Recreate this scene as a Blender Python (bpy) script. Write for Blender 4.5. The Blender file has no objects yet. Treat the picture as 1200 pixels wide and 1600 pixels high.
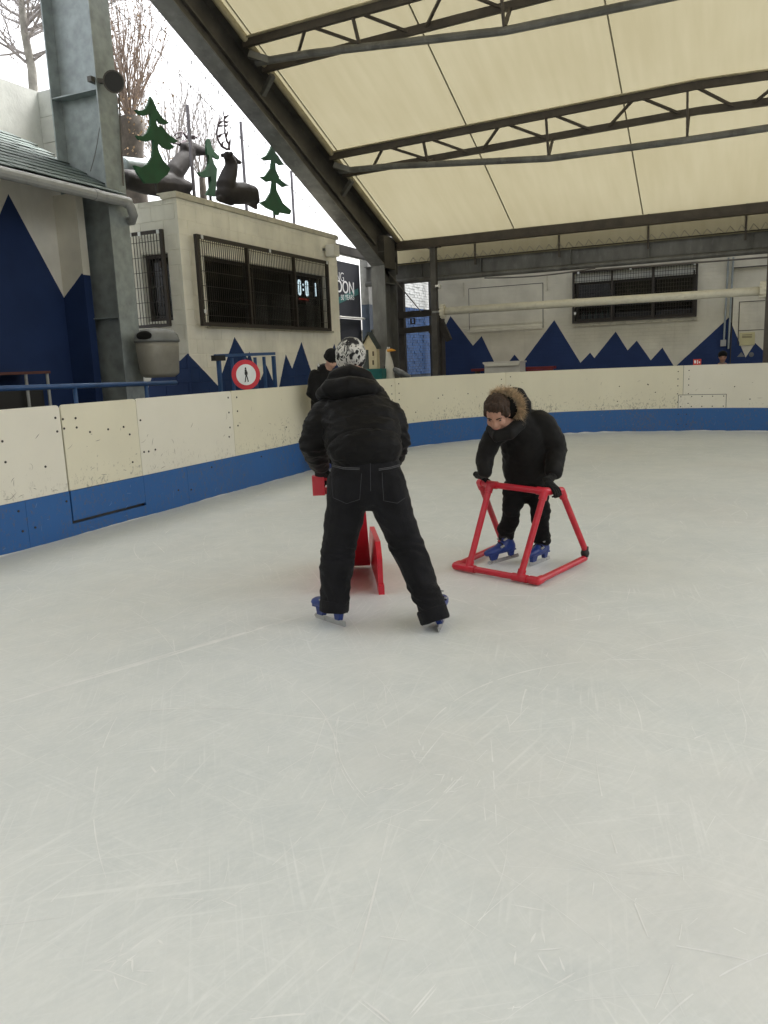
import bpy, bmesh, math, random
from mathutils import Vector, Matrix, noise
from mathutils.bvhtree import BVHTree
random.seed(7)
PI = math.pi
sc = bpy.context.scene
COL = sc.collection

# ------------------------------------------------------------------ camera
# world axes follow the buildings: +X along the far wall, +Y along the white building, z=0 is the ice
CAMZ = 1.4

F_PX = 1240.0
def _cam_axes():
    k = .04; dist = 232. / math.hypot(k, 1)
    D = F_PX * F_PX / dist
    n = Vector((k, 1.)).normalized()
    up = -Vector((n.x * D, n.y * D, F_PX)).normalized()
    v = Vector((567., -255., F_PX)); v -= v.dot(up) * up
    e2 = v.normalized()
    e1 = up.cross(-e2)
    if e1.x < 0: e1 = -e1
    return Matrix((e1, e2, up))          # rows: world = M @ (right, down, forward)
CM = _cam_axes()
cam = bpy.data.cameras.new('camera')
cam_o = bpy.data.objects.new('camera', cam); COL.objects.link(cam_o)
r_, u_, b_ = CM @ Vector((1, 0, 0)), CM @ Vector((0, -1, 0)), CM @ Vector((0, 0, -1))
mw = Matrix((r_, u_, b_)).transposed().to_4x4(); mw.translation = Vector((0, 0, CAMZ))
cam_o.matrix_world = mw
cam.sensor_fit = 'VERTICAL'; cam.sensor_height = 36; cam.lens = F_PX / 1600 * 36
cam.clip_start = .05; cam.clip_end = 3000
sc.camera = cam_o

# ------------------------------------------------------------------ sky, sun, exposure
SUN_EL, SUN_AZ = math.radians(58), math.radians(15)
w = bpy.data.worlds.new('World'); sc.world = w; w.use_nodes = True
nt = w.node_tree; nt.nodes.clear()
sky = nt.nodes.new('ShaderNodeTexSky'); sky.sky_type = 'NISHITA'; sky.sun_disc = False
sky.sun_elevation = SUN_EL; sky.sun_rotation = SUN_AZ; sky.air_density = 1.0; sky.dust_density = 6; sky.ozone_density = 1
hs = nt.nodes.new('ShaderNodeHueSaturation'); hs.inputs['Saturation'].default_value = .16
bg = nt.nodes.new('ShaderNodeBackground'); bg.inputs['Strength'].default_value = .15
wo = nt.nodes.new('ShaderNodeOutputWorld')
nt.links.new(sky.outputs[0], hs.inputs['Color']); nt.links.new(hs.outputs[0], bg.inputs[0]); nt.links.new(bg.outputs[0], wo.inputs[0])
sun = bpy.data.lights.new('sun', 'SUN'); sun.energy = 1.2; sun.angle = math.radians(25); sun.color = (1, .97, .92)
sun_o = bpy.data.objects.new('sun', sun); COL.objects.link(sun_o)
_d = Vector((math.sin(SUN_AZ) * math.cos(SUN_EL), math.cos(SUN_AZ) * math.cos(SUN_EL), math.sin(SUN_EL)))
sun_o.rotation_euler = _d.to_track_quat('Z', 'Y').to_euler(); sun_o.location = (-20, -10, 30)
vs = sc.view_settings; vs.view_transform = 'Standard'; vs.look = 'None'; vs.gamma = 1; vs.use_curve_mapping = False
vs.exposure = 1.95
sc.cycles.use_denoising = True
sc.cycles.max_bounces = 10; sc.cycles.diffuse_bounces = 6; sc.cycles.transparent_max_bounces = 16
sc.cycles.sample_clamp_indirect = 6

def at(u, v, axis, val):
    """the point of plane axis=val seen at photograph pixel (u,v)"""
    r = CM @ Vector((u - 600, v - 800, F_PX)); o = Vector((0, 0, CAMZ))
    return o + r * ((val - o[axis]) / r[axis])

# ------------------------------------------------------------------ materials
MATS = {}
def mat(name, color, rough=.6, metal=0., var=.12, scale=4., bump=0., bscale=60., spec=.5, stretch=None, grime=0., grime_col=(.1, .085, .06), extra=None):
    m = bpy.data.materials.new(name); m.use_nodes = True
    n = m.node_tree.nodes; L = m.node_tree.links
    b = n['Principled BSDF']
    b.inputs['Roughness'].default_value = rough; b.inputs['Metallic'].default_value = metal
    b.inputs['Specular IOR Level'].default_value = spec
    geo = n.new('ShaderNodeNewGeometry')
    vec = geo.outputs['Position']
    mp = n.new('ShaderNodeMapping'); L.new(vec, mp.inputs[0])
    if stretch: mp.inputs['Scale'].default_value = stretch
    t = n.new('ShaderNodeTexNoise'); t.inputs['Scale'].default_value = scale; t.inputs['Detail'].default_value = 6
    L.new(mp.outputs[0], t.inputs['Vector'])
    mr = n.new('ShaderNodeMapRange'); mr.inputs[1].default_value = .3; mr.inputs[2].default_value = .7
    mr.inputs[3].default_value = 1 - var; mr.inputs[4].default_value = 1 + var
    L.new(t.outputs[0], mr.inputs[0])
    mx = n.new('ShaderNodeVectorMath'); mx.operation = 'SCALE'; mx.inputs[0].default_value = color
    L.new(mr.outputs[0], mx.inputs['Scale'])
    out = mx.outputs[0]
    if grime:
        t2 = n.new('ShaderNodeTexNoise'); t2.inputs['Scale'].default_value = scale * 2.3; t2.inputs['Detail'].default_value = 8; t2.inputs['Roughness'].default_value = .7
        L.new(mp.outputs[0], t2.inputs['Vector'])
        r2 = n.new('ShaderNodeMapRange'); r2.inputs[1].default_value = .52; r2.inputs[2].default_value = .75; r2.inputs[4].default_value = grime
        L.new(t2.outputs[0], r2.inputs[0])
        m2 = n.new('ShaderNodeMix'); m2.data_type = 'RGBA'; m2.inputs[7].default_value = (*grime_col, 1)
        L.new(r2.outputs[0], m2.inputs[0]); L.new(out, m2.inputs[6]); out = m2.outputs[2]
    L.new(out, b.inputs['Base Color'])
    # roughness variation
    rr = n.new('ShaderNodeMapRange'); rr.inputs[3].default_value = max(.02, rough - .1); rr.inputs[4].default_value = min(1, rough + .1)
    L.new(t.outputs[0], rr.inputs[0]); L.new(rr.outputs[0], b.inputs['Roughness'])
    if bump:
        tb = n.new('ShaderNodeTexNoise'); tb.inputs['Scale'].default_value = bscale; tb.inputs['Detail'].default_value = 5
        L.new(mp.outputs[0], tb.inputs['Vector'])
        bp = n.new('ShaderNodeBump'); bp.inputs['Strength'].default_value = bump; bp.inputs['Distance'].default_value = .01
        L.new(tb.outputs[0], bp.inputs['Height']); L.new(bp.outputs[0], b.inputs['Normal'])
    MATS[name] = m
    return m
def M(name): return MATS[name]

mat('steel_dark', (.085, .08, .072), .55, .3, .3, 3, .15, 25, grime=.5, grime_col=(.16, .15, .13))
mat('steel_brown', (.07, .058, .046), .6, 0, .25, 5, .1, 30, grime=.3, grime_col=(.13, .12, .1))
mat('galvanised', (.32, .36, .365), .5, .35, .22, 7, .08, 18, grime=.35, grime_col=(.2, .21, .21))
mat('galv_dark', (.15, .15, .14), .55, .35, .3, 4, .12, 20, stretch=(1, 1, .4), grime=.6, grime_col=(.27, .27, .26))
mat('concrete', (.22, .21, .19), .85, 0, .2, 2, .3, 40)
mat('black_frame', (.028, .022, .018), .5, 0, .2, 8)
mat('wire', (.03, .026, .022), .5, .3)
mat('white_cap', (.55, .52, .42), .75, 0, .15, 5, .3, 30, grime=.75, grime_col=(.17, .16, .12))
mat('felt', (.07, .075, .08), .9, 0, .3, 6, .5, 40, grime=.5, grime_col=(.05, .09, .04))
mat('slate', (.085, .115, .105), .7, 0, .35, 5, .3, 40, grime=.45, grime_col=(.13, .14, .11))
mat('gutter', (.33, .34, .34), .45, 0, .12, 5, grime=.3)
mat('white_pvc', (.72, .71, .66), .4, 0, .06, 5, grime=.15)
mat('cream_tube', (.70, .67, .55), .5, 0, .08, 6, .15, 30, grime=.3, grime_col=(.35, .32, .24))
mat('rail_blue', (.03, .085, .22), .4, 0, .15, 6, grime=.3, grime_col=(.02, .04, .08))
mat('plastic_red', (.58, .014, .035), .33, 0, .1, 7, .05, 60, grime=.35, grime_col=(.62, .12, .12))
mat('pvc_red', (.52, .016, .035), .36, 0, .14, 9, .08, 70, grime=.3, grime_col=(.6, .16, .15))
mat('black_rubber', (.015, .015, .015), .6)
mat('jacket_black', (.005, .0047, .0049), .6, 0, .3, 9, .7, 16, stretch=(1, 1, 2.6), spec=.14)
mat('jacket_child', (.0095, .009, .0085), .72, 0, .25, 12, .4, 35, spec=.18)
mat('denim_black', (.0088, .0088, .0105), .85, 0, .5, 9, .5, 160, spec=.18)
mat('trousers_black', (.006, .006, .0065), .85, 0, .3, 14, .4, 80, spec=.18)
mat('stitch', (.085, .085, .09), .8, 0, .2, 40)
mat('knit_black', (.009, .009, .0095), .95, 0, .3, 30, .6, 220, spec=.18)
mat('glove', (.009, .009, .009), .9, 0, .3, 30, .6, 150, spec=.18)
mat('skin', (.42, .23, .16), .55, 0, .1, 20, .1, 120)
mat('skin_old', (.48, .29, .22), .55, 0, .12, 25, .15, 120)
mat('hair_brown', (.045, .027, .017), .6, 0, .5, 60, .9, 120, stretch=(2.5, 1, .6), spec=.25)
mat('fur', (.52, .40, .26), .9, 0, .55, 45)
mat('boot_blue', (.013, .036, .19), .38, 0, .15, 12, .08, 50)
mat('blade', (.5, .5, .5), .3, .9, .1, 20)
mat('lace', (.02, .02, .022), .9)
mat('white_cloth', (.6, .6, .6), .9)
mat('eye_dark', (.02, .014, .01), .3)
mat('lip', (.32, .13, .11), .5)
mat('deer_brown', (.022, .018, .0175), .75, 0, .3, 12, .3, 40)
mat('antler', (.11, .085, .10), .7, 0, .25, 20)
mat('cut_green', (.018, .085, .035), .7, 0, .25, 6, .1, 40, grime=.3, grime_col=(.03, .07, .035))
mat('post_grey', (.16, .15, .17), .6, .2, .2, 10)
mat('cable', (.14, .13, .12), .7)
mat('bark_pale', (.26, .25, .22), .9, 0, .3, 6, .5, 20)
mat('twig_brown', (.24, .185, .15), .9, 0, .3, 12)
mat('twig_grey', (.27, .25, .24), .9, 0, .3, 12)
mat('dead_leaf', (.24, .165, .095), .9, 0, .4, 8)
mat('trunk_dark', (.07, .058, .045), .95, 0, .35, 8, .6, 30)
mat('bin_grey', (.30, .29, .25), .5, .1, .15, 4, grime=.45, grime_col=(.2, .19, .16))
mat('bin_lid', (.18, .19, .19), .5, 0, .2, 6)
mat('dark_hole', (.004, .004, .004), .9, 0, .05)
mat('table_top', (.10, .035, .03), .6, 0, .2, 9)
mat('navy_cloth', (.007, .009, .018), .75, 0, .2, 5)
mat('teal', (.008, .13, .12), .5, 0, .12, 8)
mat('letter_white', (.75, .75, .75), .6, 0, .03)
mat('sign_white', (.72, .74, .74), .4, 0, .06, 8)
mat('sign_red', (.52, .015, .03), .4, 0, .06, 8)
mat('sign_black', (.015, .015, .015), .5)
mat('shed_wood', (.20, .19, .165), .8, 0, .2, 6, .3, 30, stretch=(.3, 1, 4))
mat('house_cream', (.60, .52, .34), .7, 0, .12, 6)
mat('house_dark', (.035, .045, .042), .7)
mat('house_brown', (.10, .07, .045), .8)
mat('bird_white', (.62, .60, .52), .5, 0, .06, 8)
mat('bird_grey', (.15, .16, .17), .5, 0, .3, 9)
mat('beak', (.75, .33, .03), .5)
mat('timber_dark', (.045, .04, .036), .8, 0, .3, 6, .2, 40)
mat('box_white', (.62, .60, .54), .5, 0, .06, 5)
mat('red_paint', (.17, .012, .016), .5, 0, .15, 6)
mat('yellow_sheet', (.56, .52, .30), .6, 0, .06)
mat('carton_red', (.62, .05, .035), .5)
mat('bolt_dark', (.05, .042, .035), .55, .3)
mat('bottle', (.22, .30, .28), .2, 0, .1)
mat('interior', (.06, .055, .05), .9, 0, .25, 2)
mat('snow', (.78, .79, .79), .9, 0, .08, 30, .6, 80)
mat('room_shelf', (.16, .1, .07), .8, 0, .3, 8)
mat('ground_dirt', (.12, .115, .10), .95, 0, .25, .5, .4, 8)
mat('scarf_grey', (.12, .115, .12), .9, 0, .2, 30)
mat('white_wall_old', (.60, .61, .57), .8, 0, .12, 3, .25, 25, grime=.3, grime_col=(.28, .3, .27))
mat('blue_brick', (.018, .068, .20), .8, 0, .28, 9, .4, 40, grime=.35, grime_col=(.09, .17, .34))
mat('white_brick', (.66, .67, .67), .85, 0, .16, 9, .4, 40, grime=.4, grime_col=(.3, .3, .3))
mat('mortar', (.045, .06, .085), .95, 0, .2, 9)
mat('mortar_grey', (.22, .22, .21), .95, 0, .2, 9)

for nm in ('jacket_black', 'jacket_child', 'denim_black', 'trousers_black', 'knit_black', 'glove'):
    b = MATS[nm].node_tree.nodes['Principled BSDF']; b.inputs['Sheen Weight'].default_value = .05; b.inputs['Sheen Roughness'].default_value = .45
def emis(name, col, s):
    m = bpy.data.materials.new(name); m.use_nodes = True
    b = m.node_tree.nodes['Principled BSDF']; b.inputs['Base Color'].default_value = (.02, .02, .02, 1)
    b.inputs['Emission Color'].default_value = (*col, 1); b.inputs['Emission Strength'].default_value = s
    MATS[name] = m
emis('digit_white', (.8, .92, 1), 1.1); emis('digit_red', (.8, .06, .04), .16)

def fabric_mat():
    m = bpy.data.materials.new('roof_fabric'); m.use_nodes = True
    n = m.node_tree.nodes; L = m.node_tree.links; n.clear()
    o = n.new('ShaderNodeOutputMaterial'); mix = n.new('ShaderNodeMixShader')
    d = n.new('ShaderNodeBsdfDiffuse'); t = n.new('ShaderNodeBsdfTranslucent')
    geo = n.new('ShaderNodeNewGeometry'); mp = n.new('ShaderNodeMapping'); mp.inputs['Scale'].default_value = (5, .5, .5)
    L.new(geo.outputs['Position'], mp.inputs[0])
    a = n.new('ShaderNodeTexNoise'); a.inputs['Scale'].default_value = 1.6; a.inputs['Detail'].default_value = 7; L.new(mp.outputs[0], a.inputs['Vector'])
    c = n.new('ShaderNodeTexNoise'); c.inputs['Scale'].default_value = .55; c.inputs['Detail'].default_value = 5; L.new(geo.outputs['Position'], c.inputs['Vector'])
    ad = n.new('ShaderNodeMath'); ad.operation = 'ADD'; L.new(a.outputs[0], ad.inputs[0]); L.new(c.outputs[0], ad.inputs[1])
    rp = n.new('ShaderNodeMapRange'); rp.inputs[1].default_value = .7; rp.inputs[2].default_value = 1.3; L.new(ad.outputs[0], rp.inputs[0])
    cm = n.new('ShaderNodeMix'); cm.data_type = 'RGBA'
    cm.inputs[6].default_value = (.42, .375, .25, 1); cm.inputs[7].default_value = (.48, .44, .315, 1)
    L.new(rp.outputs[0], cm.inputs[0])
    tr = n.new('ShaderNodeMix'); tr.data_type = 'RGBA'; tr.inputs[6].default_value = (.129, .116, .074, 1); tr.inputs[7].default_value = (.142, .130, .087, 1); L.new(rp.outputs[0], tr.inputs[0])
    L.new(tr.outputs[2], t.inputs[0]); L.new(cm.outputs[2], d.inputs[0])
    mix.inputs[0].default_value = FAB_T
    L.new(d.outputs[0], mix.inputs[1]); L.new(t.outputs[0], mix.inputs[2]); L.new(mix.outputs[0], o.inputs[0])
    MATS['roof_fabric'] = m
FAB_T = .62
fabric_mat()
mat('fabric_edge', (.42, .37, .24), .8, 0, .15, 6, grime=.3)
mat('seam', (.20, .18, .12), .8, 0, .15, 6)

def glass_mat():
    m = bpy.data.materials.new('window_glass'); m.use_nodes = True
    n = m.node_tree.nodes; L = m.node_tree.links; n.clear()
    o = n.new('ShaderNodeOutputMaterial'); mix = n.new('ShaderNodeMixShader')
    t = n.new('ShaderNodeBsdfTransparent'); t.inputs[0].default_value = (.55, .58, .58, 1)
    g = n.new('ShaderNodeBsdfGlossy'); g.inputs['Roughness'].default_value = .03
    nz = n.new('ShaderNodeTexNoise'); nz.inputs['Scale'].default_value = 1.5
    bp = n.new('ShaderNodeBump'); bp.inputs['Strength'].default_value = .03; L.new(nz.outputs[0], bp.inputs['Height']); L.new(bp.outputs[0], g.inputs['Normal'])
    f = n.new('ShaderNodeFresnel'); f.inputs[0].default_value = 1.45
    gb_ = n.new('ShaderNodeNewGeometry'); fm = n.new('ShaderNodeMath'); fm.operation = 'MULTIPLY'; fi = n.new('ShaderNodeMath'); fi.operation = 'SUBTRACT'; fi.inputs[0].default_value = 1; L.new(gb_.outputs['Backfacing'], fi.inputs[1]); L.new(f.outputs[0], fm.inputs[0]); L.new(fi.outputs[0], fm.inputs[1])
    L.new(fm.outputs[0], mix.inputs[0]); L.new(t.outputs[0], mix.inputs[1]); L.new(g.outputs[0], mix.inputs[2]); L.new(mix.outputs[0], o.inputs[0])
    MATS['window_glass'] = m
glass_mat()

def mural(name, white, blue, axis, peaks, low=None, brick=None, rough=.75):
    """wall paint: white above, navy mountains below. peaks: (pos, z, slope_left, slope_right) in wall coordinates"""
    m = bpy.data.materials.new(name); m.use_nodes = True
    n = m.node_tree.nodes; L = m.node_tree.links; b = n['Principled BSDF']
    geo = n.new('ShaderNodeNewGeometry'); sep = n.new('ShaderNodeSeparateXYZ'); L.new(geo.outputs['Position'], sep.inputs[0])
    H = sep.outputs[axis]; Z = sep.outputs[2]
    nzw = n.new('ShaderNodeTexNoise'); nzw.inputs['Scale'].default_value = 7; L.new(geo.outputs['Position'], nzw.inputs['Vector'])
    def mth(op, a, c=None):
        k = n.new('ShaderNodeMath'); k.operation = op
        for i, x in enumerate((a, c)):
            if x is None: continue
            if isinstance(x, (int, float)): k.inputs[i].default_value = x
            else: L.new(x, k.inputs[i])
        return k.outputs[0]
    top = None
    for p, z, sl, sr in peaks:
        dx = mth('SUBTRACT', H, p)
        fall = mth('MAXIMUM', mth('MULTIPLY', dx, -sl), mth('MULTIPLY', dx, sr))
        h = mth('SUBTRACT', z, fall)
        top = h if top is None else mth('MAXIMUM', top, h)
    if low is not None: top = mth('MAXIMUM', top, low)
    top = mth('ADD', top, mth('MULTIPLY', mth('SUBTRACT', nzw.outputs[0], .5), .012))
    mask = mth('LESS_THAN', Z, top)
    t = n.new('ShaderNodeTexNoise'); t.inputs['Scale'].default_value = 2.2; t.inputs['Detail'].default_value = 7; L.new(geo.outputs['Position'], t.inputs['Vector'])
    mr = n.new('ShaderNodeMapRange'); mr.inputs[1].default_value = .3; mr.inputs[2].default_value = .7; mr.inputs[3].default_value = .86; mr.inputs[4].default_value = 1.1
    L.new(t.outputs[0], mr.inputs[0])
    mx = n.new('ShaderNodeMix'); mx.data_type = 'RGBA'; mx.inputs[6].default_value = (*white, 1); mx.inputs[7].default_value = (*blue, 1)
    L.new(mask, mx.inputs[0])
    sc_ = n.new('ShaderNodeVectorMath'); sc_.operation = 'SCALE'; L.new(mx.outputs[2], sc_.inputs[0]); L.new(mr.outputs[0], sc_.inputs['Scale'])
    # rain streaks
    mp = n.new('ShaderNodeMapping'); mp.inputs['Scale'].default_value = (9, 9, .5); L.new(geo.outputs['Position'], mp.inputs[0])
    st = n.new('ShaderNodeTexNoise'); st.inputs['Scale'].default_value = 1; st.inputs['Detail'].default_value = 6; L.new(mp.outputs[0], st.inputs['Vector'])
    sr_ = n.new('ShaderNodeMapRange'); sr_.inputs[1].default_value = .55; sr_.inputs[2].default_value = .8; sr_.inputs[4].default_value = .22; L.new(st.outputs[0], sr_.inputs[0])
    gm = n.new('ShaderNodeMix'); gm.data_type = 'RGBA'; gm.inputs[7].default_value = (white[0] * .5, white[1] * .48, white[2] * .42, 1)
    gq = mth('MULTIPLY', sr_.outputs[0], mth('SUBTRACT', 1, mask))
    L.new(gq, gm.inputs[0]); L.new(sc_.outputs[0], gm.inputs[6])
    L.new(gm.outputs[2], b.inputs['Base Color']); b.inputs['Roughness'].default_value = rough; b.inputs['Specular IOR Level'].default_value = .3
    tb = n.new('ShaderNodeTexNoise'); tb.inputs['Scale'].default_value = 45; tb.inputs['Detail'].default_value = 4; L.new(geo.outputs['Position'], tb.inputs['Vector'])
    bp = n.new('ShaderNodeBump'); bp.inputs['Strength'].default_value = .25; bp.inputs['Distance'].default_value = .006; L.new(tb.outputs[0], bp.inputs['Height'])
    if brick:
        cb = n.new('ShaderNodeCombineXYZ'); L.new(H, cb.inputs[0]); L.new(Z, cb.inputs[1])
        bt = n.new('ShaderNodeTexBrick'); bt.inputs['Scale'].default_value = 1; bt.inputs['Brick Width'].default_value = brick[0]; bt.inputs['Row Height'].default_value = brick[1]
        bt.inputs['Mortar Size'].default_value = .006; bt.inputs['Mortar Smooth'].default_value = .5
        L.new(cb.outputs[0], bt.inputs['Vector'])
        b2 = n.new('ShaderNodeBump'); b2.invert = True; b2.inputs['Strength'].default_value = .6; b2.inputs['Distance'].default_value = .006
        L.new(bt.outputs['Fac'], b2.inputs['Height']); L.new(bp.outputs[0], b2.inputs['Normal']); L.new(b2.outputs[0], b.inputs['Normal'])
    else: L.new(bp.outputs[0], b.inputs['Normal'])
    MATS[name] = m

# ------------------------------------------------------------------ mesh helpers
def root_loc(o):
    v = Vector((0, 0, 0))
    while o is not None:
        v += o.location; o = o.parent
    return v
class MB:
    def __init__(s): s.bm = bmesh.new()
    def verts(s, vs, fs):
        v = [s.bm.verts.new(p) for p in vs]
        for f in fs:
            try: s.bm.faces.new([v[i] for i in f])
            except ValueError: pass
        return v
    def box(s, a, b):
        a, b = [min(p, q) for p, q in zip(a, b)], [max(p, q) for p, q in zip(a, b)]
        P = [(x, y, z) for z in (a[2], b[2]) for y in (a[1], b[1]) for x in (a[0], b[0])]
        s.verts(P, [(0, 2, 3, 1), (4, 5, 7, 6), (0, 1, 5, 4), (2, 6, 7, 3), (0, 4, 6, 2), (1, 3, 7, 5)])
        return s
    def bar(s, p, q, w, h=None, up=(0, 0, 1)):
        """rectangular bar from p to q, w across, h along up"""
        p, q, up = Vector(p), Vector(q), Vector(up); h = h or w
        d = (q - p).normalized(); sd = d.cross(up)
        if sd.length < 1e-4: sd = d.cross(Vector((1, 0, 0)))
        sd.normalize(); u = sd.cross(d)
        P = []
        for c in (p, q):
            for i, j in ((-1, -1), (1, -1), (1, 1), (-1, 1)): P.append(c + sd * (i * w / 2) + u * (j * h / 2))
        s.verts(P, [(0, 1, 2, 3), (7, 6, 5, 4), (0, 4, 5, 1), (1, 5, 6, 2), (2, 6, 7, 3), (3, 7, 4, 0)])
        return s
    def tube(s, pts, r, n=8, side=None, caps=True, dome=0):
        """tube through pts; r a number, a list, or a list of (a,b) half axes"""
        pts = [Vector(p) for p in pts]
        if not isinstance(r, (list, tuple)): r = [r] * len(pts)
        r = [(x, x) if not isinstance(x, (list, tuple)) else x for x in r]
        T = []
        for i in range(len(pts)):
            a, b = pts[max(0, i - 1)], pts[min(len(pts) - 1, i + 1)]
            T.append((b - a).normalized())
        sd = Vector(side) if side else T[0].orthogonal()
        P, R, D, S = list(pts), list(r), list(T), []
        if dome:
            for end in (0, 1):
                t = T[-1] if end else -T[0]; c = pts[-1] if end else pts[0]; rr = r[-1] if end else r[0]
                m_ = min(rr) * dome
                ex = [(c + t * m_ * k, (rr[0] * q, rr[1] * q), T[-1] if end else T[0]) for k, q in ((.5, .87), (.87, .5))]
                if end:
                    for a, b, d in ex: P.append(a); R.append(b); D.append(d)
                else:
                    for a, b, d in ex: P.insert(0, a); R.insert(0, b); D.insert(0, d)
        rings = []
        for c, rr, t in zip(P, R, D):
            x = sd - t * sd.dot(t)
            if x.length < 1e-5: x = t.orthogonal()
            x.normalize(); sd = x; y = t.cross(x)
            rings.append([s.bm.verts.new(c + x * (rr[0] * math.cos(2 * PI * k / n)) + y * (rr[1] * math.sin(2 * PI * k / n))) for k in range(n)])
        for a, b in zip(rings, rings[1:]):
            for k in range(n):
                s.bm.faces.new((a[k], a[(k + 1) % n], b[(k + 1) % n], b[k]))
        if caps:
            s.bm.faces.new(rings[0][::-1]); s.bm.faces.new(rings[-1])
        return s
    def prism(s, pts, ext):
        """closed polygon pts (3d), extruded by vector ext"""
        pts = [Vector(p) for p in pts]; ext = Vector(ext); n = len(pts)
        v = [s.bm.verts.new(p) for p in pts]; w_ = [s.bm.verts.new(p + ext) for p in pts]
        s.bm.faces.new(v); s.bm.faces.new(w_[::-1])
        for i in range(n): s.bm.faces.new((v[(i + 1) % n], v[i], w_[i], w_[(i + 1) % n]))
        return s
    def ell(s, c, rad, rot=None, seg=16):
        m = Matrix.Translation(Vector(c))
        if rot is not None: m = m @ rot.to_4x4()
        m = m @ Matrix.Diagonal((*rad, 1))
        bmesh.ops.create_uvsphere(s.bm, u_segments=seg, v_segments=max(6, seg * 2 // 3), radius=1, matrix=m)
        return s
    def bevel(s, w, seg=1, ang=.6):
        ed = [e for e in s.bm.edges if len(e.link_faces) == 2 and e.calc_face_angle(0) > ang]
        bmesh.ops.bevel(s.bm, geom=ed, offset=w, segments=seg, affect='EDGES', clamp_overlap=True)
        return s
    def build(s, name, m, parent=None, smooth=False, local=False, up=False):
        if up:
            s.bm.normal_update(); bmesh.ops.reverse_faces(s.bm, faces=[f_ for f_ in s.bm.faces if f_.normal.z < 0])
        else: bmesh.ops.recalc_face_normals(s.bm, faces=s.bm.faces)
        me = bpy.data.meshes.new(name); 
        o = bpy.data.objects.new(name, me); COL.objects.link(o)
        if parent is not None:
            o.parent = parent
            if not local:
                off = root_loc(parent)
                for v in s.bm.verts: v.co -= off
        elif not local:
            xs = [v.co for v in s.bm.verts]
            off = Vector(((min(v.x for v in xs) + max(v.x for v in xs)) / 2, (min(v.y for v in xs) + max(v.y for v in xs)) / 2, min(v.z for v in xs)))
            for v in s.bm.verts: v.co -= off
            o.location = off
        s.bm.to_mesh(me); s.bm.free()
        me.materials.append(M(m) if isinstance(m, str) else m)
        if smooth: me.shade_smooth()
        return o
def tag(o, label=None, cat=None, group=None, kind=None):
    if label: o['label'] = label
    if cat: o['category'] = cat
    if group: o['group'] = group
    if kind: o['kind'] = kind
    return o
def empty(name, loc, label=None, cat=None, group=None, rz=0):
    o = bpy.data.objects.new(name, None); COL.objects.link(o); o.location = loc; o.rotation_euler = (0, 0, rz)
    o.empty_display_size = .1
    return tag(o, label, cat, group)
def box(name, a, b, m, parent=None, bev=0):
    k = MB().box(a, b)
    if bev: k.bevel(bev)
    return k.build(name, m, parent)
def fuse(mb, voxel, smooth=2, disp=None):
    """one continuous surface out of overlapping closed shapes (voxel remesh), returned as a bmesh"""
    bmesh.ops.recalc_face_normals(mb.bm, faces=mb.bm.faces)
    me = bpy.data.meshes.new('tmp'); mb.bm.to_mesh(me); mb.bm.free()
    o = bpy.data.objects.new('tmp', me); COL.objects.link(o)
    md = o.modifiers.new('r', 'REMESH'); md.mode = 'VOXEL'; md.voxel_size = voxel
    dg = bpy.context.evaluated_depsgraph_get(); dg.update()
    ev = o.evaluated_get(dg); me2 = bpy.data.meshes.new_from_object(ev)
    bpy.data.objects.remove(o); bpy.data.meshes.remove(me)
    k = MB(); k.bm.from_mesh(me2); bpy.data.meshes.remove(me2)
    for _ in range(smooth): bmesh.ops.smooth_vert(k.bm, verts=k.bm.verts, factor=.5, use_axis_x=True, use_axis_y=True, use_axis_z=True)
    if disp:
        k.bm.normal_update()
        mv = [(v, v.normal * disp(v.co)) for v in k.bm.verts]
        for v, d in mv: v.co += d
    return k
def text_mesh(txt, size, bold=0.0):
    cu = bpy.data.curves.new('t', 'FONT'); cu.body = txt; cu.size = size; cu.extrude = .002; cu.offset = bold
    o = bpy.data.objects.new('t', cu); COL.objects.link(o)
    dg = bpy.context.evaluated_depsgraph_get(); dg.update()
    me = bpy.data.meshes.new_from_object(o.evaluated_get(dg)); bpy.data.objects.remove(o)
    k = MB(); k.bm.from_mesh(me); bpy.data.meshes.remove(me)
    return k
def part_copy(src, parent, loc=None, rz=None):
    c = src.copy(); COL.objects.link(c); c.parent = parent
    if loc is not None: c.location = Vector(loc) - root_loc(parent) if parent else loc
    return c

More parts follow.
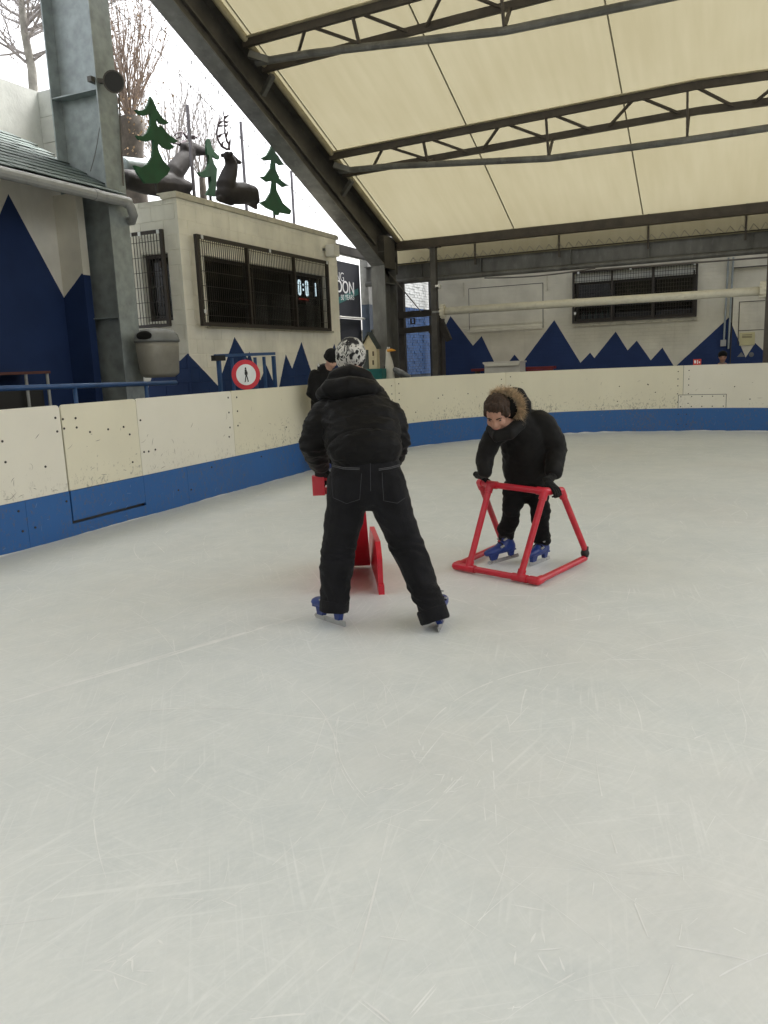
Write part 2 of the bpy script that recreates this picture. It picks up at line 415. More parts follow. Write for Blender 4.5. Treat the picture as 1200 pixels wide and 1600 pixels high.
#@@SETTING
# ------------------------------------------------------------------ ground and ice
FL = .5            # level of the walkway round the rink
XB, YC, XC, RC, YF = -5.4, 10.6, -.8, 4.6, 15.2     # rink outline: left board, end circle
def ice_mat():
    m = bpy.data.materials.new('ice'); m.use_nodes = True
    n = m.node_tree.nodes; L = m.node_tree.links; b = n['Principled BSDF']
    geo = n.new('ShaderNodeNewGeometry'); P = geo.outputs['Position']
    def nz(scale, det=5, st=None, rot=0, rough=.55):
        t = n.new('ShaderNodeTexNoise'); t.inputs['Scale'].default_value = scale; t.inputs['Detail'].default_value = det; t.inputs['Roughness'].default_value = rough
        if st:
            r = n.new('ShaderNodeMapping'); r.inputs['Rotation'].default_value = (0, 0, rot); L.new(P, r.inputs[0])
            mp = n.new('ShaderNodeMapping'); mp.inputs['Scale'].default_value = st; L.new(r.outputs[0], mp.inputs[0]); L.new(mp.outputs[0], t.inputs['Vector'])
        else: L.new(P, t.inputs['Vector'])
        return t.outputs[0]
    def rng(x, a, b_, c, d):
        k = n.new('ShaderNodeMapRange'); k.inputs[1].default_value = a; k.inputs[2].default_value = b_; k.inputs[3].default_value = c; k.inputs[4].default_value = d
        L.new(x, k.inputs[0]); return k.outputs[0]
    def mth(op, a, c):
        k = n.new('ShaderNodeMath'); k.operation = op
        for i, x in enumerate((a, c)):
            if isinstance(x, (int, float)): k.inputs[i].default_value = x
            else: L.new(x, k.inputs[i])
        return k.outputs[0]
    cl = rng(mth('ADD', mth('MULTIPLY', nz(.7, 6), .5), mth('MULTIPLY', nz(4.5, 7, None, 0, .65), .5)), .36, .64, 0, 1)
    mx = n.new('ShaderNodeMix'); mx.data_type = 'RGBA'; L.new(cl, mx.inputs[0])
    mx.inputs[6].default_value = (.585, .625, .63, 1); mx.inputs[7].default_value = (.70, .725, .715, 1)
    # fine skate scratches: stretched noise in several directions, broken up by patches
    acc = None
    for i, (rot, st) in enumerate(((.2, (26, .8, 1)), (1.0, (30, .7, 1)), (1.75, (24, .9, 1)), (2.5, (34, .6, 1)), (2.95, (22, .8, 1)))):
        s_ = rng(nz(1.7 + .2 * i, 4, st, rot, .55), .575, .70, 0, 1)
        pch = rng(nz(1.1 + .4 * i, 4, (1, 1, 1), rot * 3), .42, .62, .1, 1)
        k = mth('MULTIPLY', s_, pch)
        acc = k if acc is None else mth('MAXIMUM', acc, k)
    grain = mth('MULTIPLY', rng(nz(9, 5, (7, 1, 1), .5), .35, .7, 0, 1), rng(nz(8, 5, (6, 1, 1), -.75), .3, .7, .2, 1))
    fine = rng(nz(70, 4), .3, .7, 0, 1)
    grain = mth('ADD', mth('MULTIPLY', grain, 1.5), mth('MULTIPLY', fine, .6))
    m2 = n.new('ShaderNodeMix'); m2.data_type = 'RGBA'; m2.inputs[7].default_value = (.84, .86, .86, 1)
    L.new(mth('ADD', mth('MULTIPLY', acc, .42), mth('MULTIPLY', grain, .21)), m2.inputs[0]); L.new(mx.outputs[2], m2.inputs[6])
    # faint pinkish-brown worn patches
    wp = rng(nz(.45, 5, (1, 1, 1), 1.1), .5, .8, 0, .45)
    m3 = n.new('ShaderNodeMix'); m3.data_type = 'RGBA'; m3.inputs[7].default_value = (.66, .63, .60, 1)
    L.new(wp, m3.inputs[0]); L.new(m2.outputs[2], m3.inputs[6])
    L.new(m3.outputs[2], b.inputs['Base Color'])
    L.new(rng(mth('ADD', nz(3, 5), mth('MULTIPLY', grain, .3)), .3, 1.1, .27, .5), b.inputs['Roughness'])
    b.inputs['IOR'].default_value = 1.31; b.inputs['Specular IOR Level'].default_value = .32
    bp = n.new('ShaderNodeBump'); bp.inputs['Strength'].default_value = .22; bp.inputs['Distance'].default_value = .004
    L.new(mth('ADD', mth('MULTIPLY', grain, .35), nz(14, 6)), bp.inputs['Height']); L.new(bp.outputs[0], b.inputs['Normal'])
    MATS['ice'] = m
ice_mat()
tag(MB().verts([(-400, -400, -.06), (400, -400, -.06), (400, 400, -.06), (-400, 400, -.06)], [(0, 1, 2, 3)]) and None or (lambda k: (k.verts([(-400, -400, -.06), (400, -400, -.06), (400, 400, -.06), (-400, 400, -.06)], [(0, 1, 2, 3)]), k.build('ground', 'ground_dirt'))[1])(MB()), kind='structure')
def outline(off=0., y0=-7.):
    """points of the rink edge, moved out by off"""
    p = [(XB - off, y0)]
    p.append((XB - off, YC))
    for i in range(1, 48): a = PI - PI * i / 48; p.append((XC + (RC + off) * math.cos(a), YC + (RC + off) * math.sin(a)))
    p += [(XC + RC + off, YC), (XC + RC + off, y0)]
    return p
k = MB(); po = outline(.05, -7)
vs_ = [k.bm.verts.new((x, y, 0)) for x, y in po]; k.bm.faces.new(vs_)
tag(k.build('ice', 'ice'), kind='structure')
# raised walkway round the rink
k = MB()
for a, b in zip(outline(.18, -7), outline(.18, -7)[1:]):
    pass
oi = outline(.18, -7); oo = [(-30, -7), (-30, YC)] + [(XC + 30 * math.cos(PI - PI * i / 48), YC + 30 * math.sin(PI - PI * i / 48)) for i in range(1, 48)] + [(29, YC), (29, -7)]
for i in range(len(oi) - 1):
    k.verts([(*oi[i], FL), (*oi[i + 1], FL), (*oo[i + 1], FL), (*oo[i], FL)], [(0, 1, 2, 3)])
    k.verts([(*oi[i], -.05), (*oi[i + 1], -.05), (*oi[i + 1], FL), (*oi[i], FL)], [(0, 1, 2, 3)])
tag(k.build('walkway', 'concrete'), kind='structure')

# skate scratches cut as thin ridges of shaved ice
def scratch_mat():
    m = bpy.data.materials.new('scratch_snow'); m.use_nodes = True
    n = m.node_tree.nodes; L = m.node_tree.links; b = n['Principled BSDF']
    b.inputs['Base Color'].default_value = (.86, .88, .88, 1); b.inputs['Roughness'].default_value = .9
    geo = n.new('ShaderNodeNewGeometry'); t = n.new('ShaderNodeTexNoise'); t.inputs['Scale'].default_value = 9; t.inputs['Detail'].default_value = 6
    L.new(geo.outputs['Position'], t.inputs['Vector'])
    cm = n.new('ShaderNodeMapRange'); cm.inputs[1].default_value = .3; cm.inputs[2].default_value = .7; cm.inputs[3].default_value = .74; cm.inputs[4].default_value = .86; L.new(t.outputs[0], cm.inputs[0])
    cv = n.new('ShaderNodeVectorMath'); cv.operation = 'SCALE'; cv.inputs[0].default_value = (.98, 1, 1); L.new(cm.outputs[0], cv.inputs['Scale']); L.new(cv.outputs[0], b.inputs['Base Color'])
    MATS['scratch_snow'] = m
scratch_mat()
k = MB()
def scratch(k, x, y, a, ln, curv, wd):
    zh = random.uniform(.0002, .0009)
    n_ = max(4, int(ln / .03)); prev = None; sd = random.uniform(0, 99); thr = random.uniform(-.25, .12)
    for i in range(n_ + 1):
        t = i / n_; ww = wd * (math.sin(PI * t) ** .6 + .12) * (.5 + .9 * abs(noise.noise(Vector((x * 9 + t * 6, y * 9, 1)))))
        nx, ny = -math.sin(a) * ww, math.cos(a) * ww
        pr = (k.bm.verts.new((x + nx, y + ny, zh)), k.bm.verts.new((x - nx, y - ny, zh)))
        if prev and noise.noise(Vector((x * 7, y * 7, sd))) > thr: k.bm.faces.new((prev[0], prev[1], pr[1], pr[0]))
        prev = pr
        x += math.cos(a) * ln / n_; y += math.sin(a) * ln / n_; a += curv * ln / n_
for i in range(2300):
    r = random.random(); Y = .9 + 13.5 * r ** 1.25; X = random.uniform(-5.2, 3.2)
    if X < -5.3: continue
    scratch(k, X, Y, random.gauss(1.9, 1.0), random.choice((.08, .15, .3, .5, .8, 1.3)) * random.uniform(.6, 1.5), random.gauss(0, .7), random.choice((.0008, .0012, .0018, .003)) * (.65 + Y * .17))
for (u0, v0, u1, v1, cv, wd) in ((0, 1100, 480, 960, .01, .014), (30, 1092, 400, 985, -.01, .009), (515, 1200, 545, 1280, 1.2, .003), (610, 1600, 560, 1560, .2, .003), (545, 1540, 612, 1270, .1, .0025), (638, 1590, 680, 1540, .3, .004), (540, 1100, 600, 1280, .9, .003), (235, 1195, 280, 1250, .1, .003), (850, 1180, 935, 1212, .1, .003), (660, 1275, 730, 1200, .3, .003), (740, 800, 1000, 790, .1, .004)):
    a, b = at(u0, v0, 2, 0), at(u1, v1, 2, 0); d = b - a
    [scratch(k, a.x + random.gauss(0, wd), a.y + random.gauss(0, wd), math.atan2(d.y, d.x) - cv * d.length / 2 + random.gauss(0, .006), d.length, cv, wd * .7) for _ in range(3)]
for cx_, cy_ in ((600, 1238), (190, 1510), (830, 1490), (700, 1225), (640, 1180)):   # little chips of shaved ice
    c = at(cx_, cy_, 2, 0)
    for j in range(16): scratch(k, c.x + random.gauss(0, .03), c.y + random.gauss(0, .05), random.uniform(0, 6), random.uniform(.02, .07), 2, .003)
tag(k.build('skate_scratches', 'scratch_snow', up=True), kind='stuff')
# snow ridge shaved up against the boards
k = MB(); ol = outline(-.012, 2); prev = None; pts = []
for (a, b) in zip(ol, ol[1:]):
    d = math.dist(a, b); m_ = max(1, int(d / .06))
    for i in range(m_): pts.append((a[0] + (b[0] - a[0]) * i / m_, a[1] + (b[1] - a[1]) * i / m_))
for i, (x, y) in enumerate(pts):
    if i % 1: continue
    h = (.45 if x < -4 else 1) * max(.003, .010 + .024 * noise.noise(Vector((x * 1.3, y * 1.3, 0))) + .012 * noise.noise(Vector((x * 7, y * 7, 3))))
    wd = h * 2.2
    nx, ny = (1, 0) if y < YC and x < XC else ((-1, 0) if y < YC else ((XC - x) / RC, (YC - y) / RC))
    ring = (k.bm.verts.new((x, y, h)), k.bm.verts.new((x + nx * wd * .5, y + ny * wd * .5, h * .6)), k.bm.verts.new((x + nx * wd, y + ny * wd, .001)))
    if prev:
        for j in (0, 1): k.bm.faces.new((prev[j], prev[j + 1], ring[j + 1], ring[j]))
    prev = ring
tag(k.build('shaved_snow', 'snow', smooth=True), kind='stuff')

# ------------------------------------------------------------------ rink boards
def board_mat(name, col, dirt):
    m = bpy.data.materials.new(name); m.use_nodes = True
    n = m.node_tree.nodes; L = m.node_tree.links; b = n['Principled BSDF']
    geo = n.new('ShaderNodeNewGeometry'); P = geo.outputs['Position']; sep = n.new('ShaderNodeSeparateXYZ'); L.new(P, sep.inputs[0])
    t = n.new('ShaderNodeTexNoise'); t.inputs['Scale'].default_value = 1.6; t.inputs['Detail'].default_value = 5; L.new(P, t.inputs['Vector'])
    mr = n.new('ShaderNodeMapRange'); mr.inputs[3].default_value = .9; mr.inputs[4].default_value = 1.08; L.new(t.outputs[0], mr.inputs[0])
    s_ = n.new('ShaderNodeVectorMath'); s_.operation = 'SCALE'; s_.inputs[0].default_value = col; L.new(mr.outputs[0], s_.inputs['Scale'])
    # puck and blade marks: speckles and streaks, denser low on the board
    mp = n.new('ShaderNodeMapping'); mp.inputs['Scale'].default_value = (1, 1, .6); L.new(P, mp.inputs[0])
    sp = n.new('ShaderNodeTexNoise'); sp.inputs['Scale'].default_value = 34; sp.inputs['Detail'].default_value = 6; sp.inputs['Roughness'].default_value = .7; L.new(mp.outputs[0], sp.inputs['Vector'])
    pt = n.new('ShaderNodeTexNoise'); pt.inputs['Scale'].default_value = .9; pt.inputs['Detail'].default_value = 3; L.new(P, pt.inputs['Vector'])
    zr = n.new('ShaderNodeMapRange'); zr.inputs[1].default_value = 1.05; zr.inputs[2].default_value = .45; zr.inputs[3].default_value = -.13; zr.inputs[4].default_value = .07; L.new(sep.outputs[2], zr.inputs[0])
    a1 = n.new('ShaderNodeMath'); a1.operation = 'ADD'; L.new(sp.outputs[0], a1.inputs[0]); L.new(zr.outputs[0], a1.inputs[1])
    a2 = n.new('ShaderNodeMath'); a2.operation = 'MULTIPLY_ADD'; L.new(pt.outputs[0], a2.inputs[0]); a2.inputs[1].default_value = .35; L.new(a1.outputs[0], a2.inputs[2])
    r2 = n.new('ShaderNodeMapRange'); r2.inputs[1].default_value = .785; r2.inputs[2].default_value = .93; r2.inputs[4].default_value = dirt; L.new(a2.outputs[0], r2.inputs[0])
    m2 = n.new('ShaderNodeMix'); m2.data_type = 'RGBA'; m2.inputs[7].default_value = (.13, .115, .085, 1); L.new(r2.outputs[0], m2.inputs[0]); L.new(s_.outputs[0], m2.inputs[6])
    L.new(m2.outputs[2], b.inputs['Base Color']); b.inputs['Roughness'].default_value = .42; b.inputs['Specular IOR Level'].default_value = .4
    tb = n.new('ShaderNodeTexNoise'); tb.inputs['Scale'].default_value = 5; L.new(P, tb.inputs['Vector'])
    bp = n.new('ShaderNodeBump'); bp.inputs['Strength'].default_value = .12; bp.inputs['Distance'].default_value = .02; L.new(tb.outputs[0], bp.inputs['Height']); L.new(bp.outputs[0], b.inputs['Normal'])
    MATS[name] = m
board_mat('board_cream', (.76, .72, .57), .75)
board_mat('board_white', (.78, .75, .65), .35)
board_mat('kick_blue', (.026, .115, .34), .6)
def on_board(s, off=0.):
    """point and inward normal at arc length s along the inner board face (s = y on the left side)"""
    if s <= YC: return Vector((XB + off, s, 0)), Vector((1, 0, 0))
    a = (s - YC) / RC
    if a <= PI:
        c, q = math.cos(PI - a), math.sin(PI - a)
        return Vector((XC + (RC - off) * c, YC + (RC - off) * q, 0)), Vector((-c, -q, 0))
    return Vector((XC + RC - off, YC - (s - YC - PI * RC), 0)), Vector((-1, 0, 0))
def board_strip(s0, s1, z0, z1, off, th, rnd=0):
    k = MB(); n_ = 1 if s1 <= YC else max(2, int((s1 - s0) / .16))
    ss = [s0 + (s1 - s0) * i / n_ for i in range(n_ + 1)]
    if n_ == 1 and rnd:
        P = [(s0, z0), (s1, z0), (s1, z1 - rnd), (s1 - rnd * .3, z1 - rnd * .3), (s1 - rnd, z1), (s0 + rnd, z1), (s0 + rnd * .3, z1 - rnd * .3), (s0, z1 - rnd)]
        k.prism([on_board(a, off)[0] + Vector((0, 0, z)) for a, z in P], (-th, 0, 0)); return k
    rings = []
    for a in ss:
        p, nn = on_board(a, off); q = p - nn * th
        rings.append([k.bm.verts.new((*c.xy, z)) for c, z in ((p, z0), (p, z1), (q, z1), (q, z0))])
    for a, b in zip(rings, rings[1:]):
        for j in range(4): k.bm.faces.new((a[j], a[(j + 1) % 4], b[(j + 1) % 4], b[j]))
    k.bm.faces.new(rings[0][::-1]); k.bm.faces.new(rings[-1])
    return k
rink = empty('rink_boards', (XB, 8, 0), 'cream rink boards with blue kick strip curving round the whole ice', 'rink boards')
ZK, ZT = .405, 1.158
seams = [-2, 1.2, 3.4, 5.15, 6.11, 7.71, 9.5, 12.0, 14.42, 17.62, 20.2, 22.6, 25.04, 27.4, 29.8]
bolts = {}
def bolt_px(pl):
    for (u, v) in pl:
        p = at(u / 2.4, 600 + v / 2.4, 0, XB)
        i = max(j for j in range(len(seams)) if seams[j] <= p.y)
        bolts.setdefault((i, p.z > ZK), []).append((p.y, p.z))
bolt_px([(8, 215), (20, 293), (170, 310), (207, 127), (214, 178), (235, 132), (240, 167), (283, 128), (287, 163), (337, 180), (405, 170), (463, 161), (486, 189), (497, 293), (526, 136), (540, 255), (557, 253), (582, 246), (855, 51), (858, 107), (862, 163), (859, 198), (887, 50), (890, 102), (892, 156), (1073, 162)])
kick_b = [(67, 477), (247, 440), (281, 430), (83, 552), (130, 538), (373, 459), (438, 443), (510, 397), (285, 497), (470, 505), (667, 398), (715, 396), (792, 312), (978, 272)]
rb = random.Random(3)
for i in range(len(seams) - 1):
    if i >= 6:
        for s_, sg in ((seams[i], 1), (seams[i + 1], -1)):
            for z in (1.06, .93, .8, .66, .5): bolts.setdefault((i, True), []).append((s_ + sg * .09, z + rb.uniform(-.02, .02)))
        for _ in range(5): bolts[(i, True)].append((rb.uniform(seams[i] + .2, seams[i + 1] - .2), rb.uniform(.5, .85)))
def bolt_mesh(lst, off):
    k = MB()
    for s_, z in lst:
        p, nn = on_board(s_, off); p.z = z
        k.tube([p - nn * .004, p + nn * .005], .0105, 7)
    return k
for i in range(len(seams) - 1):
    s0, s1 = seams[i] + .003, seams[i + 1] - .003
    left = s1 < YC
    if i == 3: s0 += .012
    rn = .03 if i in (1, 2, 3, 4) else 0
    mt = 'board_white' if i in (2, 4, 9, 10) else 'board_cream'
    zb = ZK
    o = board_strip(s0, s1, zb, ZT, 0, .02, rn).build('board_panel', mt, rink)
    if i == 3: o['label'] = 'gate panel with rounded corners and a dark gap on its left'
    if (i, True) in bolts: tag(bolt_mesh(bolts[(i, True)], 0).build('bolts', 'bolt_dark', o), kind='stuff')
# blue kick strips, with the gate's own piece lifted clear of the ice
kick = [-2, 1.2, 3.4, 4.67, 5.15, 6.11, 6.79, 9.5, 12.0, 14.42, 17.62, 20.2, 22.6, 25.04, 27.4, 29.8]
for a, b in zip(kick, kick[1:]):
    if abs(a - 5.15) < .01:
        g = board_strip(a + .016, b - .002, .135, ZK - .004, .006, .024).build('gate_kick_plate', 'kick_blue', rink)
        board_strip(a - .001, b + .002, .0, .108, .006, .024).build('sill_plate', 'kick_blue', rink); continue
    o = board_strip(a + .0015, b - .0015, -.01, ZK - .002, .006, .026).build('kick_strip', 'kick_blue', rink)
    lst = []
    for (u, v) in kick_b:
        p = at(u / 2.4, 600 + v / 2.4, 0, XB)
        if a <= p.y < b and p.z < ZK: lst.append((p.y, p.z))
    if a > 9: lst += [(a + .07, .3), (a + .07, .12), (b - .07, .3), (b - .07, .12)]
    if lst: tag(bolt_mesh(lst, .006).build('bolts', 'bolt_dark', o), kind='stuff')
tag(board_strip(-2, 29.8, .0, 1.11, -.045, .06).build('dark_backing', 'steel_dark', rink))  # dark strip added behind the panels so the gaps come out dark
# blade and puck scuffs on the boards
rs = random.Random(12)
def scuffs(n_, z0, z1, pw, wmax, off, m_, nm):
    k = MB()
    for _ in range(n_):
        s_ = rs.uniform(3.2, 19.5); z = z0 + (z1 - z0) * rs.random() ** pw; a = rs.choice((rs.gauss(.1, .25), rs.gauss(1.2, .4))); ln = rs.uniform(.012, .085); cu = rs.gauss(0, 11); wd = rs.uniform(.0012, wmax); pv = None
        for i in range(7):
            w2 = wd * math.sin(PI * (i + .6) / 7.2); ds, dz = -math.sin(a) * w2, math.cos(a) * w2
            pr_ = []
            for sg in (1, -1):
                p, nn = on_board(s_ + ds * sg, off); p.z = min(max(z + dz * sg, z0 - .01), z1 + .02); pr_.append(k.bm.verts.new(p))
            if pv: k.bm.faces.new((pv[0], pv[1], pr_[1], pr_[0]))
            pv = pr_; s_ += math.cos(a) * ln / 6; z += math.sin(a) * ln / 6; a += cu * ln / 6
    tag(k.build(nm, m_, rink), kind='stuff')
mat('scuff_dark', (.27, .24, .185), .8, 0, .3, 20); mat('scuff_pale', (.16, .24, .42), .8, 0, .3, 20)
scuffs(190, .43, 1.0, 2.8, .0026, .0012, 'scuff_dark', 'scuff_marks')
scuffs(60, .03, .36, 1.3, .002, .0072, 'scuff_pale', 'scrape_marks')
# inspection hatch in the far panel
def s_of(u, v):
    p = at(u, v, 1, YF - .05); return YC + RC * (PI - math.atan2(p.y - YC, p.x - XC))
h0, h1 = s_of(1060, 626), s_of(1134, 626)
board_strip(h0 - .008, h1 + .008, ZK + .004, .645, .0012, .004).build('hatch_gap', 'dark_hole', rink)
o = board_strip(h0, h1, ZK + .004, .637, .004, .006).build('hatch', 'board_white', rink)
tag(bolt_mesh([(h0 + (h1 - h0) * q, z) for q in (.05, .28, .5, .72, .95) for z in (.61, .435)], .004).build('bolts', 'bolt_dark', o), kind='stuff')

# ------------------------------------------------------------------ white building on the left
X1 = -7.1
def pk(u, v, axis, val, lu, lv, ru, rv, ax):
    p = at(u, v, axis, val); l = at(lu, lv, axis, val) if lu else None; r = at(ru, rv, axis, val) if ru else None
    sl = (p.z - l.z) / (p[ax] - l[ax]) if l else 40
    sr = (p.z - r.z) / (r[ax] - p[ax]) if r else 40
    return (p[ax], p.z, sl, sr)
W1 = [(lambda q: (q[0], q[1], .4, q[3]))(pk(293, 552, 0, X1, None, 0, 340, 602, 1)), pk(366.5, 526.5, 0, X1, 341, 601, 407, 594, 1), pk(389.6, 549, 0, X1, 378, 590, 400, 583, 1), pk(416, 570, 0, X1, 404, 602, 430, 603, 1),
      pk(446.6, 553.5, 0, X1, 437, 601, 456.5, 576, 1), pk(471, 534, 0, X1, 456.5, 576, 488, 585, 1), pk(522.5, 537, 0, X1, 510, 570, 538, 590, 1)]
NAVY = (.016, .040, .125)
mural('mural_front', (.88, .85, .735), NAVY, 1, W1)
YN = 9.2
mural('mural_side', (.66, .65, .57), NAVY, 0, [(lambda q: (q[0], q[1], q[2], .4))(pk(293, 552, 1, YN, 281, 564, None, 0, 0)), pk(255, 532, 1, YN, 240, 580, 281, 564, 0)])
YE, ZP = 13.86, 3.76
wb = empty('white_building', (X1, 11.5, FL), 'cream painted block building with navy mountain mural and caged window', 'building')
# wall core stays 4 mm behind the block faces; the window opening is left free
WY0, WY1, WZ0, WZ1 = 9.72, 13.42, 2.06, 3.02
core = MB()
T = .2
core.box((X1 - T, YN + .01, FL - .1), (X1 - .006, YE, WZ0)).box((X1 - T, YN + .01, WZ1), (X1 - .006, YE, ZP - .05))
core.box((X1 - T, YN + .01, WZ0), (X1 - .006, WY0, WZ1)).box((X1 - T, WY1, WZ0), (X1 - .006, YE, WZ1))
core.build('wall', 'mural_front', wb)
SX0, SX1, = at(221, 400, 1, YN).x, at(262, 400, 1, YN).x
core = MB()
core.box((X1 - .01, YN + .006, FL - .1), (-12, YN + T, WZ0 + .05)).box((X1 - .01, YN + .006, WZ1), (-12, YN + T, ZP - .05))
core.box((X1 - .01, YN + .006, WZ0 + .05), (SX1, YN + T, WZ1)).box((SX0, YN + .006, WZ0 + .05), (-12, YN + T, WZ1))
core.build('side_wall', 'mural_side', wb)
MB().box((-12, YE - T, FL - .1), (X1 - T - .002, YE - .002, ZP - .05)).box((-12.2, YN, FL), (-12, YE, ZP - .05)).build('rear_wall', 'white_wall_old', wb)
MB().box((-12, YN + T, ZP - .12), (X1 - T, YE - T, ZP - .06)).build('roof', 'felt', wb)
box('floor', (-12, YN + T, FL), (X1 - T, YE - T, FL + .02), 'interior', wb)
box('inner_wall', (-9.2, YN + T + .002, FL + .02), (-9.1, YE - T - .002, ZP - .13), 'interior', wb)
# facing blocks
def blocks(axis, lo, hi, z0, z1, holes, front, m, parent, bl=.4, bh=.2, sgn=1):
    cache = {}; row = 0; z = z0
    while z < z1 - .02:
        zt = min(z + bh, z1); p = lo - (bl / 2 if row % 2 else 0)
        while p < hi - .01:
            a, b = max(p, lo), min(p + bl, hi); segs = [(a, b, z, zt)]
            for h in holes:
                out = []
                for (a_, b_, c_, d_) in segs:
                    if b_ <= h[0] or a_ >= h[1] or d_ <= h[2] + 1e-4 or c_ >= h[3] - 1e-4: out.append((a_, b_, c_, d_)); continue
                    if a_ < h[0]: out.append((a_, h[0], c_, d_))
                    if b_ > h[1]: out.append((h[1], b_, c_, d_))
                    if c_ < h[2]: out.append((max(a_, h[0]), min(b_, h[1]), c_, h[2]))
                    if d_ > h[3]: out.append((max(a_, h[0]), min(b_, h[1]), h[3], d_))
                segs = out
            for (a_, b_, c_, d_) in segs:
                if b_ - a_ < .03 or d_ - c_ < .02: continue
                key = (round(b_ - a_, 3), round(d_ - c_, 3))
                if key not in cache:
                    g = .003; w_, h_ = key; e = .003
                    fr = [(g, g), (w_ - g, g), (w_ - g, h_ - g), (g, h_ - g)]
                    k = MB()
                    V = [(u, v, -.006) for u, v in fr] + [(u + (e if u < w_ / 2 else -e), v + (e if v < h_ / 2 else -e), 0) for u, v in fr]
                    if axis == 1: V = [(n_, u, v) for u, v, n_ in V]
                    else: V = [(u, sgn * n_, v) for u, v, n_ in V]
                    k.verts(V, [(4, 5, 6, 7)] + [(i, (i + 1) % 4, 4 + (i + 1) % 4, 4 + i) for i in range(4)])
                    o = k.build('block', m, parent, local=True); cache[key] = o
                else:
                    o = cache[key].copy(); COL.objects.link(o); o.parent = parent
                jit = random.uniform(-.0012, .0006)
                o.location = Vector((front + jit, a_, c_) if axis == 1 else (a_, front - sgn * jit, c_)) - root_loc(parent)
            p += bl
        z += bh; row += 1
blocks(1, YN, YE, 1.04, ZP - .05, [(WY0, WY1, WZ0, WZ1)], X1, 'mural_front', wb)
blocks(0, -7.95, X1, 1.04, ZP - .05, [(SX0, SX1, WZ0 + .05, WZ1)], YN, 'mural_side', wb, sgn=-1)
MB().box((X1 - .24, YN - .04, ZP - .05), (X1 + .035, YE + .03, ZP + .012)).box((X1 - .3, YN - .03, ZP + .012), (X1 + .02, YE + .02, ZP + .03)).bevel(.01).build('parapet_cap', 'white_cap', wb)
box('roof_upstand', (X1 - .42, YN + .3, ZP - .05), (X1 - .245, YE, ZP + .07), 'felt', wb, .02)
# front window: glass, recess, protective cage
def window(parent, axis, p0, p1, z0, z1, plane, depth, mulls, sgn):
    """glazed recess; sgn = direction out of the wall"""
    def P(t, n_, z): return (plane + sgn * n_, t, z) if axis == 1 else (t, plane + sgn * n_, z)
    fr = MB(); w_ = .045
    def bx(a, b, c, d, n0, n1): fr.box(P(a, n0, c), P(b, n1, d))
    bx(p0, p1, z0, z0 + w_, -depth - .03, -depth + .02); bx(p0, p1, z1 - w_, z1, -depth - .03, -depth + .02)
    for t in [p0, p1 - w_] + [m_ - w_ / 2 for m_ in mulls]: bx(t, t + w_, z0 + w_, z1 - w_, -depth - .028, -depth + .018)
    f = fr.build('window', 'black_frame', parent)
    edges = [p0] + list(mulls) + [p1]
    for a, b in zip(edges, edges[1:]):
        g = MB(); g.box(P(a + w_ / 2 + .002, -depth - .008, z0 + w_), P(b - w_ / 2 - .002, -depth - .002, z1 - w_)); g.build('pane', 'window_glass', f)
    return f
f = window(wb, 1, WY0, WY1, WZ0, WZ1, X1, .12, (11.1, 12.32), 1)
def cage(parent, axis, corners, plane, n0, mull, sp_v, sp_h, sgn, bw=.05):
    """steel mesh cage: frame bars and a welded wire mesh; corners (p0,p1,z0,z1)"""
    p0, p1, z0, z1 = corners
    def P(t, n_, z): return (plane + sgn * n_, t, z) if axis == 1 else (t, plane + sgn * n_, z)
    fr = MB()
    for (a, b, c, d) in ((p0, p1, z0, z0 + bw), (p0, p1, z1 - bw, z1), (p0, p0 + bw, z0 + bw, z1 - bw), (p1 - bw, p1, z0 + bw, z1 - bw)): fr.box(P(a, n0, c), P(b, n0 + .05, d))
    for m_ in mull: fr.box(P(m_ - bw / 2, n0, z0 + bw), P(m_ + bw / 2, n0 + .05, z1 - bw))
    for a in (p0 + .3, (p0 + p1) / 2, p1 - .3):
        for z in (z0 + .03,): fr.box(P(a - .02, 0, z - .02), P(a + .02, n0, z + .02))
    g = fr.build('window_cage', 'black_frame', parent)
    wr = MB(); t = p0 + bw
    while t < p1 - bw:
        wr.bar(P(t, n0 + .02, z0 + bw), P(t, n0 + .02, z1 - bw), .007); t += sp_v
    z = z0 + bw + sp_h / 2
    while z < z1 - bw:
        for dz in (0,): wr.bar(P(p0 + bw, n0 + .027, z + dz), P(p1 - bw, n0 + .027, z + dz), .007)
        z += sp_h
    tag(wr.build('wire_mesh', 'wire', g), kind='stuff')
    k = MB()
    for a, z in ((p0 + .12, z1 - .03), ((p0 + p1) / 2 - .05, z1 - .03), (p1 - .06, z1 - .03), (p0 + .06, z0 + .2)): k.box(P(a - .02, n0 + .05, z - .025), P(a + .02, n0 + .062, z + .025))
    k.build('clip', 'sign_white', g)
    for z in (z0 + .42, z0 + .78):
        k = MB().box(P(p1 - .075, n0 + .01, z), P(p1 - .05, n0 + .056, z + .09)); k.build('hinge', 'black_frame', g)
    return g
XC_ = X1 + .16; cage(wb, 1, (at(306.5, 365, 0, XC_).y, at(518.5, 517, 0, XC_).y, at(320, 509, 0, XC_).z, at(306.5, 365, 0, XC_).z), X1, .11, (at(387, 385, 0, XC_).y, at(460, 400, 0, XC_).y), .05, .2, 1)
box('window_sill', (X1 + .002, 9.66, 2.0), (X1 + .05, 13.5, 2.035), 'white_cap', wb)
window(wb, 0, SX0, SX1, WZ0 + .05, WZ1, YN, .1, (), -1)
cage(wb, 0, (at(209, 400, 1, YN).x, at(268, 400, 1, YN).x, 2.02, 3.30), YN, .12, (), .05, .2, -1, .04)
